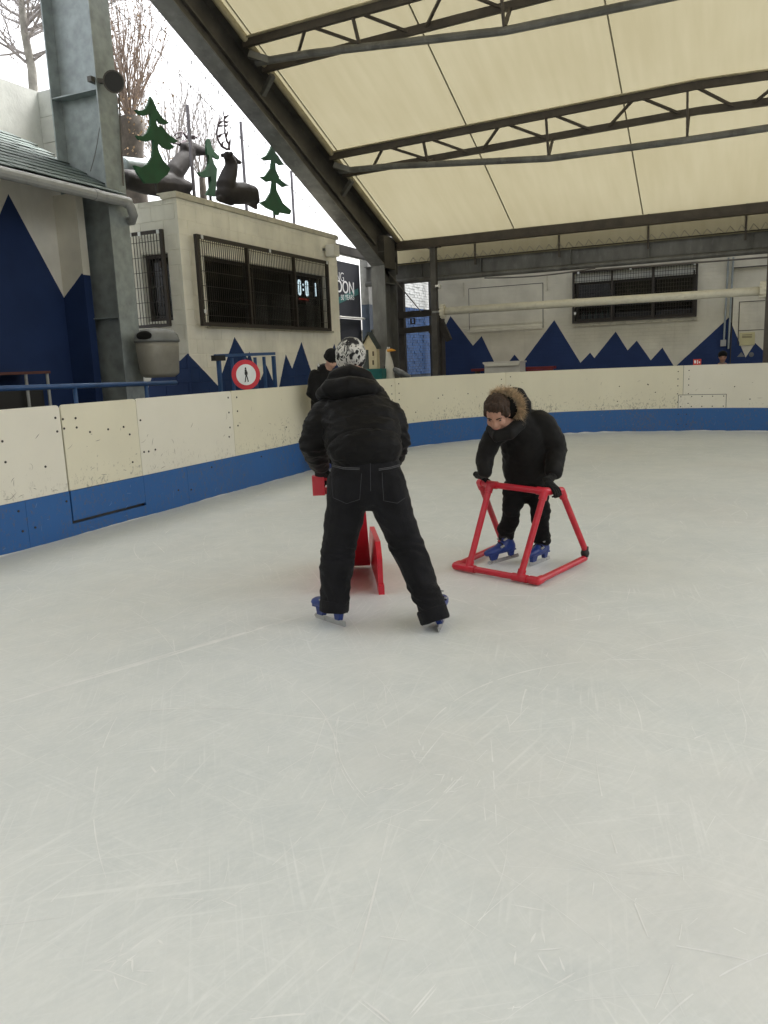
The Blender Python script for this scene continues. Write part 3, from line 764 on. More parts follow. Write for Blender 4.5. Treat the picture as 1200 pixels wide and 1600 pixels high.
# digital clock seen through the glass
cl = empty('digital_clock', at(490, 440, 0, X1 - .3), 'dark digital clock panel showing lit white digits behind the caged window', 'clock')
pa, pb = at(462, 425, 0, X1 - .28), at(505, 425, 0, X1 - .28)
box('screen', (X1 - .2, at(463, 425, 0, X1 - .17).y, 2.5), (X1 - .172, 13.395, 2.98), 'navy_cloth', cl)
def seg_digit(ch, y, z, h, wd, k):
    t = .034; X = X1 - .171
    def hb(zz): k.box((X, y + t * .5, zz - t / 2), (X + .006, y + wd - t * .5, zz + t / 2))
    def vb(yy, za, zb_): k.box((X, yy - t / 2, za), (X + .007, yy + t / 2, zb_))
    if ch == '0': hb(z); hb(z + h); vb(y, z, z + h); vb(y + wd, z, z + h)
    if ch == '1': vb(y + wd, z, z + h)
    if ch == ':':
        for q in (.3, .65): k.box((X, y, z + h * q), (X + .006, y + .03, z + h * q + .035))
dg_ = at(466, 448, 0, X1 - .262); hh = .235
y0 = dg_.y
for ch, u in (('0', 465.8), (':', 473), ('0', 477.2), ('1', 490)):
    p = at(u, 448, 0, X1 - .171); k = MB(); seg_digit(ch, p.y, 2.665, hh, .085 if ch != '1' else .06, k); k.build('digit' if ch != ':' else 'colon', 'digit_white', cl)
k = MB(); p = at(466, 452, 0, X1 - .171); q = at(481, 450, 0, X1 - .171); k.box((X1 - .171, p.y, 2.575), (X1 - .165, q.y, 2.6)); k.build('red_line', 'digit_red', cl)
# small camera or speaker box at the end of the wall, over the corner
k = empty('corner_unit', at(518, 388, 0, X1), 'small white camera or speaker box on the cream wall corner under the roof edge', 'device')
p = at(518, 392, 0, X1 + .12)
kb = MB(); kb.box((X1 + .05, p.y - .1, p.z - .1), (X1 + .22, p.y + .12, p.z + .1)); kb.bevel(.02); kb.build('housing', 'white_pvc', k)
MB().bar((X1, p.y - .12, p.z + .02), (X1 + .06, p.y - .05, p.z + .02), .04).build('bracket', 'steel_dark', k)

#@@ROOFTOP
# ------------------------------------------------------------------ things on the white building's roof
XT = -7.25
def cutout(name, px, label, X=XT, base_z=None):
    P = [at(u, v, 0, X) for u, v in px]
    ar = sum(a.y * b.z - b.y * a.z for a, b in zip(P, P[1:] + P[:1]))
    k = MB().prism(P, (-.03, 0, 0)); k.bm.normal_update(); bmesh.ops.triangulate(k.bm, faces=[f_ for f_ in k.bm.faces if len(f_.verts) > 4])
    r = empty(name, (X, sum(p.y for p in P) / len(P), min(p.z for p in P)), label, 'cutout', 'green tree cutouts on the roof')
    k.build('board', 'cut_green', r)
    k = MB(); y = sum(p.y for p in P) / len(P); zb_ = min(p.z for p in P)
    k.bar((X - .045, y, ZP - .03), (X - .045, y, zb_ + .8), .03); k.build('stake', 'timber_dark', r)
Z3 = lambda L_: [(180 + x / 4, 120 + y / 4) for x, y in L_]
cutout('tree_cutout', Z3([(222, 122), (240, 150), (262, 205), (300, 262), (338, 286), (314, 299), (284, 292), (264, 268), (262, 262), (256, 264), (262, 300), (270, 312), (290, 305), (335, 360), (395, 402), (372, 414), (340, 410), (372, 438), (345, 456), (308, 445), (284, 422), (272, 412), (268, 440), (276, 470), (300, 520), (345, 575), (330, 610), (290, 640), (270, 665), (190, 665), (170, 640), (140, 600), (118, 553), (165, 566), (205, 545), (232, 500), (240, 440), (240, 392), (200, 405), (150, 392), (132, 366), (175, 372), (205, 345), (222, 300), (224, 262), (220, 232), (188, 243), (150, 236), (126, 206), (165, 211), (190, 202), (208, 170)]), 'tallest green wooden fir tree cutout at the left end of the roof', XT + .12)
C4 = lambda L_: [(300 + x / 9.41, 160 + y / 9.41) for x, y in L_]
cutout('tree_cutout', C4([(250, 532), (270, 545), (292, 650), (340, 735), (412, 800), (392, 842), (335, 815), (298, 768), (305, 830), (330, 905), (372, 975), (360, 1180), (345, 1385), (210, 1360), (262, 1255), (290, 1150), (280, 1085), (205, 1107), (130, 1082), (82, 1025), (160, 1020), (215, 975), (250, 900), (255, 830), (248, 770), (225, 770), (212, 650), (228, 540)]), 'green wooden fir tree cutout standing between the two deer', XT - .22)
cutout('tree_cutout', Z3([(985, 415), (1005, 480), (1058, 550), (1030, 553), (1002, 530), (1005, 580), (1030, 640), (1082, 680), (1050, 690), (1006, 655), (1010, 710), (1050, 790), (1102, 835), (1095, 860), (1028, 848), (1022, 866), (995, 860), (998, 842), (950, 820), (905, 786), (945, 770), (975, 720), (985, 650), (950, 657), (908, 625), (940, 620), (975, 570), (982, 520), (945, 524), (915, 508), (950, 490), (975, 445)]), 'green three tiered fir tree cutout at the right end of the roof', XT + .12)
def antler(k, px, X, r0=.02):
    """main beam and tines as tubes; px: list of pixel polylines, X plane with small spread"""
    for i, ln in enumerate(px):
        pts = [at(u, v, 0, X + .0) for u, v in ln]
        k.tube(pts, [max(.007, r0 * (1 - .65 * j / max(1, len(pts) - 1))) for j in range(len(pts))], 6)
def deer(label, X, spec, ears, ant, group):
    pts = [at(u, v, 0, X) for u, v, _, _ in spec[0]]
    b = empty('deer_statue', (X, pts[0].y, ZP), label, 'statue', group)
    k = MB()
    for ln in spec:
        P = [at(u, v, 0, X + (q[4] if len(q) > 4 else 0)) if False else at(u, v, 0, X) for (u, v, *q) in ln]
        sc_ = [(at(u, v, 0, X) - at(u, v + 1, 0, X)).length for (u, v, *q) in ln]
        k.tube(P, [(a * s_ * .8, a_ * s_) if False else (b_ * s_, a * s_) for (u, v, a, b_), s_ in zip(ln, sc_)], 14, side=(1, 0, 0), dome=1)
    fz = fuse(k, .016, 4, lambda c: .0025 * noise.noise(c * 12))
    fz.build('body', 'deer_brown', b, smooth=True)
    k = MB()
    for (u0, v0, u1, v1, dx) in ears:
        a, c = at(u0, v0, 0, X + dx), at(u1, v1, 0, X + dx * 2); k.tube([a, (a + c) / 2, c], [.02, .035, .006], 8)
    k.build('ear', 'deer_brown', b, smooth=True)
    for lines, dx in ant:
        k = MB(); antler(k, lines, X + dx); k.build('antler', 'antler', b, smooth=True)
    return b
# (u, v, half height px, half thickness px)
deer('dark deer statue lying on the parapet with tall upright antlers', XT + .12,
     [[(352, 306, 9, 12), (352, 290, 14, 16), (358, 272, 12, 14), (362, 258, 10, 11), (358, 247, 9, 8)],
      [(350, 303, 12, 16), (362, 302, 17, 18), (380, 302, 17, 18), (391, 304, 15, 17), (396, 313, 8, 12)],
      [(355, 244, 8, 7), (363, 248, 7, 6), (370, 252, 4.5, 4.5), (375, 254, 3.5, 3.5)],
      [(342, 310, 5, 6), (362, 318, 4, 5)], [(388, 314, 6, 8), (400, 325, 3, 4)]],
     [(350, 244, 345, 241, -.05), (360, 242, 362, 238, .06)],
     [([C4([(520, 690), (440, 650), (385, 560), (360, 450), (380, 350), (405, 290), (408, 190)]), C4([(440, 650), (450, 590), (490, 565)]), C4([(395, 500), (430, 470), (470, 460)]), C4([(400, 305), (440, 280), (480, 265)]), C4([(385, 345), (440, 345), (480, 345)])], -.05),
      ([C4([(545, 700), (545, 620), (510, 560), (485, 450), (480, 330), (475, 220), (452, 90)]), C4([(550, 620), (560, 560), (562, 525)]), C4([(500, 500), (520, 450), (532, 412)]), C4([(480, 345), (510, 345), (528, 330)]), C4([(480, 285), (520, 290), (542, 275)]), C4([(478, 225), (520, 200), (545, 178)])], .04)],
     'deer statues on the roof')
deer('dark deer statue behind the tallest cutout with head stretched right', XT - .38,
     [[(262, 292, 12, 14), (272, 270, 16, 14), (284, 254, 15, 12), (296, 240, 12, 9)],
      [(290, 236, 13, 9), (303, 233, 11, 8), (318, 236, 7, 6), (327, 238, 5, 4.5)],
      [(196, 280, 15, 18), (225, 285, 18, 18), (265, 290, 20, 18), (290, 292, 10, 14)], [(278, 300, 8, 10), (300, 312, 6, 8)]],
     [(287, 228, 277, 224, -.05)],
     [([Z3([(455, 385), (420, 345), (390, 350), (365, 372)]), Z3([(420, 345), (410, 375), (380, 385)]), Z3([(440, 400), (400, 420), (360, 415), (335, 400)])], -.08),
      ([Z3([(475, 380), (490, 365), (515, 390)]), Z3([(480, 385), (505, 378), (525, 372)]), Z3([(470, 385), (455, 365), (440, 372)])], .06)],
     'deer statues on the roof')
lg = MB(); lg.tube([at(193, 258, 0, -7.9), at(245, 262, 0, -7.9)], [.11, .1], 12, dome=.4)
tag(lg.build('roof_duct', 'galvanised', smooth=True), 'grey metal duct lying behind the tallest tree cutout', 'duct')
posts = []
for (u, v0, v1, lb) in ((292.5, 164, 262, 'grey post behind the stretched deer head carrying the light string'), (376, 190, 300, 'tallest grey post beside the upright antlers carrying the light string'), (455, 267, 345, 'grey post at the right of the three tiered tree cutout')):
    a = at(u, v0, 0, -7.42); k = MB().bar((-7.42, a.y, ZP - .08), (-7.42, a.y, a.z), .035).bevel(.005)
    posts.append(tag(k.build('roof_post', 'post_grey'), lb, 'post', 'posts along the roof edge')); posts[-1]['top'] = a.z
def hang(name, a, b, sag, r, label, cat, lamps=0):
    a, b = Vector(a), Vector(b); k = MB()
    pts = [a.lerp(b, i / 14) - Vector((0, 0, sag * math.sin(PI * i / 14))) for i in range(15)]
    if not lamps:
        k.tube(pts, r, 5); return tag(k.build(name, 'cable'), label, cat)
    e = empty(name, (a.x, a.y, a.z), label, cat)
    k.tube(pts, r, 5); k.build('cord', 'cable', e)
    k = MB()
    for i in range(lamps):
        p = a.lerp(b, (i + .5) / lamps); p.z -= sag * math.sin(PI * (i + .5) / lamps); k.tube([p, p - Vector((0, 0, .04))], [.005, .008], 6)
    tag(k.build('bulbs', 'cable', e), kind='stuff')
    return e
hang('light_string', at(170, 0, 0, -7.42), at(535, 372, 0, -7.42), .05, .006, 'lower light string sloping down across the sky past the deer', 'light string', 26)
hang('light_string', at(213, 0, 0, -7.2), at(555, 372, 0, -7.2), .03, .005, 'upper light string sloping just below the big rafter', 'light string', 20)

# ------------------------------------------------------------------ left building: wall, slate roof, gutter
XW = -8.0
mural('mural_left', (.74, .72, .65), (.013, .032, .105), 1, [pk(13, 303, 0, XW, 1, 332, 100, 465, 1), (7.91, at(100, 465, 0, XW).z, 40, 1.2)], low=None)
YR = 7.91
vp_ = at(100, 465, 1, YR); vq = at(128, 427, 1, YR)
mural('mural_return', (.76, .73, .62), (.013, .032, .105), 0, [(vq.x, vq.z, (vq.z - vp_.z) / (vq.x - vp_.x), 1)])
lb = empty('slate_roof_building', (XW, 5, FL), 'low white building with tall navy peak, slate roof and gutter', 'building')
box('wall', (XW - .25, -3, FL - .1), (XW, YR + .2, 3.95), 'mural_left', lb)
box('return_wall', (XW + .002, YR, FL - .1), (vq.x + .02, YR + .12, 3.62), 'mural_return', lb)
# slate courses
GX, GZ = -7.08, 3.50
UX, UZ = -8.75, at(50, 222, 0, -8.75).z
sl_v = Vector((UX - (GX - .02), 0, UZ - (GZ + .05))); nsl = Vector((-sl_v.z, 0, sl_v.x)).normalized()
if nsl.z < 0: nsl = -nsl
MB().prism([(GX - .03, -3, GZ + .01), (UX, -3, UZ - .03), (UX, -3, UZ - .12), (GX - .03, -3, GZ - .06)], (0, 8.23 + 3 - .02, 0)).build('roof', 'timber_dark', lb)
nC = 12; ln = sl_v.length; up = sl_v.normalized(); src = None; cnt = 0
for c in range(nC):
    y = 8.21 - (.14 if c % 2 else 0)
    while y > 3.6:
        wd = min(.28, 8.21 - (y - .28)) if c % 2 and y > 8 else .28
        base = Vector((GX - .02, 0, GZ + .05)) + up * (ln * c / nC) + nsl * .012
        if src is None:
            k = MB(); L_ = ln / nC * 1.35
            A = [Vector((0, 0, 0)), Vector((0, -.272, 0))]; 
            k.prism([A[0] + nsl * .012, A[1] + nsl * .012, A[1] + up * L_, A[0] + up * L_], nsl * .011)
            src = k.build('slate', 'slate', lb, local=True); o = src
        else:
            o = src.copy(); COL.objects.link(o); o.parent = lb
        o.location = base + Vector((0, y, 0)) + nsl * random.uniform(0, .006) + up * random.uniform(-.008, .008) - root_loc(lb); cnt += 1
        y -= .28
gt = MB(); gt.tube([(GX + .03, -3, GZ - .02), (GX + .03, 8.2, GZ - .02)], .062, 12); gt.build('gutter', 'gutter', lb, smooth=False)
k = MB()
for y in (7.6, 6.2, 4.8): k.tube([(GX + .03, y, GZ - .02), (GX + .03, y + .07, GZ - .02)], .069, 12)
k.build('gutter_joint', 'gutter', lb)
k = MB(); k.tube([(GX + .03, 8.13, GZ - .03), (GX + .03, 8.22, GZ - .06), (GX + .02, 8.27, GZ - .16), (GX - .06, 8.34, GZ - .2), (-8.45, 8.4, 3.33)], .058, 12); k.build('downpipe', 'gutter', lb, smooth=True)
up_b = empty('parapet_wall', (-8.9, 6, 3.3), 'bright white parapet walls meeting above the slate roof', 'wall')
pc = at(58, 143, 0, -8.8)
MB().box((-9.05, -2, 3.2), (-8.8, pc.y + .2, pc.z)).build('long_wall', 'white_wall_old', up_b)
k = MB(); px_ = at(96, 138, 1, pc.y)
for j in range(6):
    z0_ = 3.2 + j * (pc.z - 3.2) / 6; k.box((-8.8 + .002, pc.y + .004 * (j % 2), z0_), (px_.x, pc.y + .2, z0_ + (pc.z - 3.2) / 6 - .006))
k.build('end_wall', 'white_wall_old', up_b)

# ------------------------------------------------------------------ steel columns, rafters, roof
XF = -7.2
cg = empty('steel_column', (-7.57, 8.17, FL), 'galvanised I-beam column rising through the slate roof', 'column')
box('flange', (XF - .02, 8.0, FL), (XF, 8.34, 9.0), 'galvanised', cg, .003)
box('web', (-7.93, 8.16, FL), (XF - .022, 8.175, 9.0), 'galvanised', cg)
box('flange', (-7.95, 8.0, FL), (-7.932, 8.34, 9.0), 'galvanised', cg, .003)
for z in (4.76, 2.1, 6.6): box('stiffener', (-7.93, 8.01, z), (XF - .022, 8.158, z + .015), 'galvanised', cg)
fl = empty('floodlight', at(170, 128, 0, XF + .1), 'round grey floodlight clamped to the galvanised column', 'floodlight')
p = at(176, 128, 0, XF + .16)
d_ = Vector((.75, -.6, -.25)).normalized()
k = MB(); k.tube([p - d_ * .08, p - d_ * .03, p + d_ * .05, p + d_ * .07], [.07, .11, .12, .125], 20, dome=0); k.build('housing', 'steel_dark', fl, smooth=False)
k = MB(); k.tube([p + d_ * .071, p + d_ * .078], .108, 20); k.build('lens', 'sign_black', fl)
k = MB(); a = at(147, 126, 0, XF - .05); k.bar(a, p - d_ * .05, .05, .05); k.bar(a + Vector((0, -.08, .0)), a + Vector((0, .05, 0)), .06, .06); k.build('bracket', 'steel_dark', fl)
hang('floodlight_cable', at(186, 147, 0, XF + .02), at(193, 290, 0, XF + .03), .0, .012, 'black cable running down the column edge from the floodlight', 'cable')
hang('column_cable', at(157, 190, 1, 8.1), at(141, 268, 1, 8.1), .05, .005, 'thin black cable hanging loose against the column web', 'cable')

XR0, XR1 = -7.0, -6.7
XRR = 5.1
def rb_z(y): return 5.97 - .42 * (y - 8.9)
def rt_z(y): return 6.66 - .402 * (y - 8.9)
YRI = 1.5
def roof_z(x, y):
    yy = y if y >= YRI else 2 * YRI - y
    e = min(1, max(0, (15.8 - yy) / 2.7))
    return rt_z(yy) + .028 * e * (5.9 - abs(x - XC))
def rafter(name, xa, xb, label):
    r = empty(name, ((xa + xb) / 2, 15, FL), label, 'rafter', 'rafters of the hall')
    def pr(nm, x0, x1, fa, fb, m='steel_dark', y0=-1, y1=15.2):
        ys = [y0, y1]
        k = MB()
        k.prism([(x0, y, fa(y)) for y in ys] + [(x0, y, fb(y)) for y in ys[::-1]], (x1 - x0, 0, 0)); return k.build(nm, m, r)
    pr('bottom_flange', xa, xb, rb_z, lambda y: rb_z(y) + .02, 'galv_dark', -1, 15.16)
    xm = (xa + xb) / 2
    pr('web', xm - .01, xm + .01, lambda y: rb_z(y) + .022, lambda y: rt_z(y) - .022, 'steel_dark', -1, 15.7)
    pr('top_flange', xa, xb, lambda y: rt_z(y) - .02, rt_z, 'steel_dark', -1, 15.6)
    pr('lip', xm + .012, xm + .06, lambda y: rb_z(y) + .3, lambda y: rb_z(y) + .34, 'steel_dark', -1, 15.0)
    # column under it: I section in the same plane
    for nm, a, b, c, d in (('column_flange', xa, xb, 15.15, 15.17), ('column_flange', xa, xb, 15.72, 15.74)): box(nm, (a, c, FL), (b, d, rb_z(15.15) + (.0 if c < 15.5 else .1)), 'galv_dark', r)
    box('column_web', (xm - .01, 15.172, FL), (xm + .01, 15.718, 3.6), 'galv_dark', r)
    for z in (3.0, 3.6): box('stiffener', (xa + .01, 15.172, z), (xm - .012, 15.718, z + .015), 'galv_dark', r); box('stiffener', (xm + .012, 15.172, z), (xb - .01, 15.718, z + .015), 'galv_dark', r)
    return r
rl = rafter('hall_rafter', XR0, XR1, 'dark steel rafter sloping down to its column at the left of the roof')
rafter('hall_rafter', XRR, XRR + .3, 'dark steel rafter on the far right side of the hall')

kb_ = empty('knee_cover', (-6.85, 15.4, 3.3), 'dark box added to cover the bright gap where the rafter meets its corner column', 'bracket')  # dark box added over the knee to hide a bright spot there
MB().prism([(XR0 + .01, 15.18, 3.30), (XR0 + .01, 15.73, 3.30), (XR0 + .01, 15.73, 3.92), (XR0 + .01, 15.18, 3.92)], (.285, 0, 0)).bevel(.006).build('box', 'steel_dark', kb_)
MB().box((XR0 - .02, 15.74, 3.2), (XR1 + .03, 15.765, 3.93)).build('cover_plate', 'steel_dark', kb_)
def truss(y0, label):
    dz = roof_z
    t = empty('roof_truss', (XC, y0, dz(XC, y0)), label, 'roof truss', 'trusses under the fabric roof')
    n_ = 12; xs = [XR1 + (XRR - XR1) * i / n_ for i in range(n_ + 1)]
    y1 = y0 + .48; yt = y0 + .18
    for y in (y0, y1):
        k = MB()
        for a, b in zip(xs, xs[1:]): k.bar((a, y, dz(a, y) - .075), (b + .002, y, dz(b, y) - .075), .07, .1)
        k.build('chord', 'steel_brown', t)
    # light strip between chord and fabric
    k = MB()
    for a, b in zip(xs, xs[1:]): k.bar((a, y0 - .03, dz(a, y0) - .018), (b + .002, y0 - .03, dz(b, y0) - .018), .12, .012)
    k.build('fabric_clamp', 'fabric_edge', t)
    # lower tube, slung like a cable under the struts
    def drop(x):
        q = abs(x - XC)
        for (qa, da), (qb, db) in zip(((0, .66), (.15, .66), (2.15, .59), (4.95, .27), (5.9, .2)), ((.15, .66), (2.15, .59), (4.95, .27), (5.9, .2), (6.5, .2))):
            if qa <= q <= qb: return da + (db - da) * (q - qa) / (qb - qa)
    tx = [-6.62, -5.75, -2.95, -.95, -.65, 1.35, 4.15, 5.02]
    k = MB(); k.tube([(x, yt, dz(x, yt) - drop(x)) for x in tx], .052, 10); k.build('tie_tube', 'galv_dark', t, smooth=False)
    for x in (-4.97, -2.95, -.92, 1.3, 3.35):
        zt = dz(x, yt) - drop(x)
        for y in (y0, y1):
            k = MB().bar((x, y, dz(x, y) - .1), (x, yt, zt + .03), .06, .03, up=(1, 0, 0)); k.build('strut', 'steel_brown', t)
    x = -6.4
    nodes = [-6.99, -4.97, -2.95, -.92, 1.3, 3.35]
    for a in nodes:
        for xa, ya, xb, yb in ((a + .1, y0, a + .62, y1), (a + .85, y1, a + 1.3, y0), (a + 1.38, y0, a + 1.93, y1)):
            if xa < XR1 + .05: continue
            if xb > XRR: continue
            k = MB().bar((xa, ya, dz(xa, ya) - .085), (xb, yb, dz(xb, yb) - .085), .035, .035); k.build('diagonal', 'steel_brown', t)
    for x in (XR1 + .02, XRR - .02):
        s_ = 1 if x < 0 else -1
        k = MB().bar((x + s_ * .02, y0 + .05, dz(x, y0) - .2), (x + s_ * .28, yt, dz(x, yt) - .22), .09, .09); k.bar((x - s_ * .05, y1, dz(x, y1) - .42), (x + s_ * .2, y1 - .1, dz(x, y1) - .22), .07, .07); k.build('end_bracket', 'galv_dark', t)
    return t
for y, lb_ in ((13.0, 'steel roof truss nearest the far eave beam'), (10.5, 'steel roof truss at the top edge of the view'), (8.0, 'steel roof truss overhead before the ridge'), (5.5, 'steel roof truss closest to the ridge')):
    truss(y, lb_)
# fabric panels between the seams
fr_ = empty('fabric_roof', (XC, 8, 6.6), 'cream translucent fabric roof stretched over the rink', 'roof')
sx = [XR1, -4.22, -1.82, .58, 2.85, XRR]
def fab(x0, x1, y0, y1):
    k = MB(); nx, ny = 6, max(4, int(abs(y1 - y0) / .5)); g = []
    for j in range(ny + 1):
        y = y0 + (y1 - y0) * j / ny
        g.append([k.bm.verts.new((x0 + (x1 - x0) * i / nx, y, roof_z(x0 + (x1 - x0) * i / nx, y) - .012 * math.sin(PI * i / nx) ** 2)) for i in range(nx + 1)])
    for a, b in zip(g, g[1:]):
        for i in range(nx): k.bm.faces.new((a[i], a[i + 1], b[i + 1], b[i]))
    return k
for a, b in zip(sx, sx[1:]):
    fab(a + .003, b - .003, YRI, 15.82).build('fabric_panel', 'roof_fabric', fr_, smooth=True)
    fab(a + .003, b - .003, -12, YRI - .004).build('fabric_panel', 'roof_fabric', fr_, smooth=True)
for x in sx[1:-1]:
    k = MB(); ys = [YRI + .1 + (15.7 - YRI) * i / 12 for i in range(13)]
    k.tube([(x, y, roof_z(x, y) - .008) for y in ys], .012, 6); k.build('seam', 'seam', fr_)
k = MB(); ys = [YRI + .1 + (15.7 - YRI) * i / 12 for i in range(13)]
k.tube([(XR1 + .05, y, roof_z(XR1, y) - .03) for y in ys], .05, 8); k.build('edge_roll', 'fabric_edge', fr_, smooth=True)
k = MB(); k.tube([(XR1 + .16, y, roof_z(XR1, y) - .012) for y in ys], .009, 6); k.build('edge_rope', 'seam', fr_)
# hanging valance along the eave
YV = 16.1
vx = [XR1 - .2, -5.1, -3.4, -1.75, -.1, 1.6, 3.3, XRR]
for a, b in zip(vx, vx[1:]):
    k = MB(); k.verts([(a + .012, YV, 3.92), (b - .012, YV, 3.92), (b - .012, YV, 3.42), (a + .012, YV, 3.42)], [(0, 1, 2, 3)]); k.build('valance_panel', 'roof_fabric', fr_)
    MB().bar((a, YV + .01, 3.3), (a, YV + .01, 3.95), .035).build('valance_post', 'steel_brown', fr_)

k = MB(); k.verts([(XR1 - .2, 15.82, roof_z(-6, 15.82) + .004), (XRR, 15.82, roof_z(-6, 15.82) + .004), (XRR, YV, 3.92), (XR1 - .2, YV, 3.92)], [(0, 1, 2, 3)]); k.build('eave_strip', 'roof_fabric', fr_)
eb = empty('eave_beam', (XC, 15.8, 3.7), 'brown steel eave beam along the lower edge of the fabric', 'beam')
MB().box((XR1, 15.74, 3.70), (XRR, 15.86, 3.855)).build('web', 'steel_brown', eb)
MB().box((XR1, 15.70, 3.685), (XRR, 15.9, 3.699)).build('flange', 'steel_brown', eb)
ib = empty('wall_beam', (XC, 16.3, 3.05), 'deep grey steel beam running above the far wall', 'beam')
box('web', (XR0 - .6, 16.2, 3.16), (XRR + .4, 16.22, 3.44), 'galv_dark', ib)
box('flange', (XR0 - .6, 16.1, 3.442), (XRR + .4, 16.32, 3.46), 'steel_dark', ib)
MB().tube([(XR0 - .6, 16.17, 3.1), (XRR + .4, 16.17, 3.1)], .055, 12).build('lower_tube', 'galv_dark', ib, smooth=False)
for x in (-6.3, -5, -3.2, -1.75, .0, 1.8, 3.4): box('stiffener', (x, 16.12, 3.16), (x + .015, 16.198, 3.44), 'galv_dark', ib)
k = MB(); z = 3.455
for i in range(62):   # zigzag garland hooked along the beam
    x = -6.5 + i * .19; k.tube([(x, 16.05, z + .005), (x + .06, 16.05, z + .09 + .02 * random.random()), (x + .15, 16.05, z + .0)], .006, 5)
tag(k.build('zigzag_garland', 'cable'), 'thin zigzag wire garland along the top of the grey beam', 'garland')
hang('wall_cable', (-4.9, 16.06, 3.02), (-2.7, 16.06, 3.03), .05, .014, 'dark cable drooping below the grey beam beside the window', 'cable')
hang('wall_cable', (-2.7, 16.06, 3.0), (4.6, 16.06, 3.0), .03, .016, 'long dark cable clipped under the grey beam over the window', 'cable')

#@@FAR
# ------------------------------------------------------------------ far building with mural
Y2 = 16.9
FP = [(704, 493.6, 677.5, 545, 739, 540), (752.6, 525, 739, 540, 771, 563), (804, 554, 797.6, 562, 810.5, 562), (866, 500, 814, 570, 907, 567), (922, 551, 907, 567, 929, 560), (962, 518, 928.6, 559.7, 980.7, 547.5),
      (995, 532, 980.7, 547.5, 1016.8, 563), (1035, 543, 1016.8, 563, 1049.5, 566.7), (1139, 496, 1062, 566.7, 1165, 558.5), (1180, 536, 1165, 558.5, 1195, 550)]
mural('mural_far', (.66, .635, .535), (.018, .040, .13), 0, [pk(u, v, 1, Y2, a, b, c, d, 0) for u, v, a, b, c, d in FP] + [(1.6, 2.6, 1.1, 1.1), (3.2, 2.1, 1.2, 1.0)], brick=(.21, .07))
XL2 = at(677, 520, 1, Y2).x
fb = empty('far_building', (0, Y2, FL), 'long white brick building with navy mountain range mural behind the far boards', 'building')
FW0, FW1, FZ0, FZ1 = -3.28, -.91, 2.07, 3.07
MB().box((XL2, Y2, FL - .1), (8, Y2 + .25, FZ0)).box((XL2, Y2, FZ1), (8, Y2 + .25, 4.6)).box((XL2, Y2, FZ0), (FW0, Y2 + .25, FZ1)).box((FW1, Y2, FZ0), (8, Y2 + .25, FZ1)).build('wall', 'mural_far', fb)
MB().box((XL2, Y2 + .25, FL - .1), (XL2 + .2, Y2 + 6, 4.6)).box((XL2, Y2 + 6, FL), (8, Y2 + 6.2, 4.6)).box((8, Y2, FL), (8.2, Y2 + 6.2, 4.6)).build('rear_wall', 'white_wall_old', fb)
box('roof', (XL2 - .1, Y2 - .1, 4.6), (8.3, Y2 + 6.3, 4.7), 'felt', fb)
box('inner_wall', (XL2 + .2, Y2 + 1.6, FL), (8, Y2 + 1.7, 4.59), 'interior', fb)
window(fb, 0, FW0 + .04, FW1 - .04, FZ0 + .02, 2.86, Y2, .12, (-2.5, -1.72), -1)
box('lintel', (FW0, Y2 + .06, 2.862), (FW1, Y2 + .2, FZ1), 'white_wall_old', fb)
cage(fb, 0, (FW0, FW1, FZ0 - .02, FZ1), Y2, .06, (-2.5, -1.72), .05, .075, -1, .035)
box('window_sill', (FW0, Y2 - .06, 1.985), (FW1 + .02, Y2 - .002, FZ0 - .025), 'white_cap', fb, .006)
box('inner_shelf', (FW0 + .1, Y2 + .3, 2.05), (FW1 - .1, Y2 + .6, 2.08), 'room_shelf', fb)
box('counter_stock', (-1.6, Y2 + .35, 2.08), (-1.05, Y2 + .55, 2.22), 'room_shelf', fb)
# bottles behind the glass
src = None
for i in range(5):
    p = at(912 + i * 9.5, 497, 1, Y2 + .42)
    if src is None:
        k = MB(); k.tube([(0, 0, 0), (0, 0, .15), (0, 0, .19), (0, 0, .235)], [.042, .042, .016, .016], 10)
        src = k.build('bottle', 'bottle', local=True, smooth=True); o = src
    else: o = src.copy(); COL.objects.link(o)
    o.location = (p.x, Y2 + .42, 2.08); tag(o, ('leftmost', 'second', 'middle', 'fourth', 'rightmost')[i] + ' clear bottle of the row of five inside the far window', 'bottle', 'bottles inside the far window')
# blocked-up window: recessed panel and ledge
k = MB(); a, b = at(733, 453, 1, Y2), at(848, 508, 1, Y2)
bw = box('blocked_window', (a.x, Y2 - .012, 2.12), (b.x, Y2 - .002, 2.9), 'mural_far', fb)
for (x0, x1, z0, z1) in ((a.x - .014, a.x, 2.0, 2.914), (b.x, b.x + .014, 2.0, 2.914), (a.x, b.x, 2.9, 2.914)): box('groove', (x0, Y2 - .006, z0), (x1, Y2 - .001, z1), 'interior', bw)
box('ledge', (a.x, Y2 - .04, 1.99), (b.x, Y2 - .001, 2.05), 'mural_far', bw, .006)
k = MB(); 
for x in (a.x - .12, b.x + .1): k.bar((x, Y2 - .012, 2.75), (x, Y2 - .012, 3.05), .02, .02)
k.build('hook_rail', 'white_cap', bw)
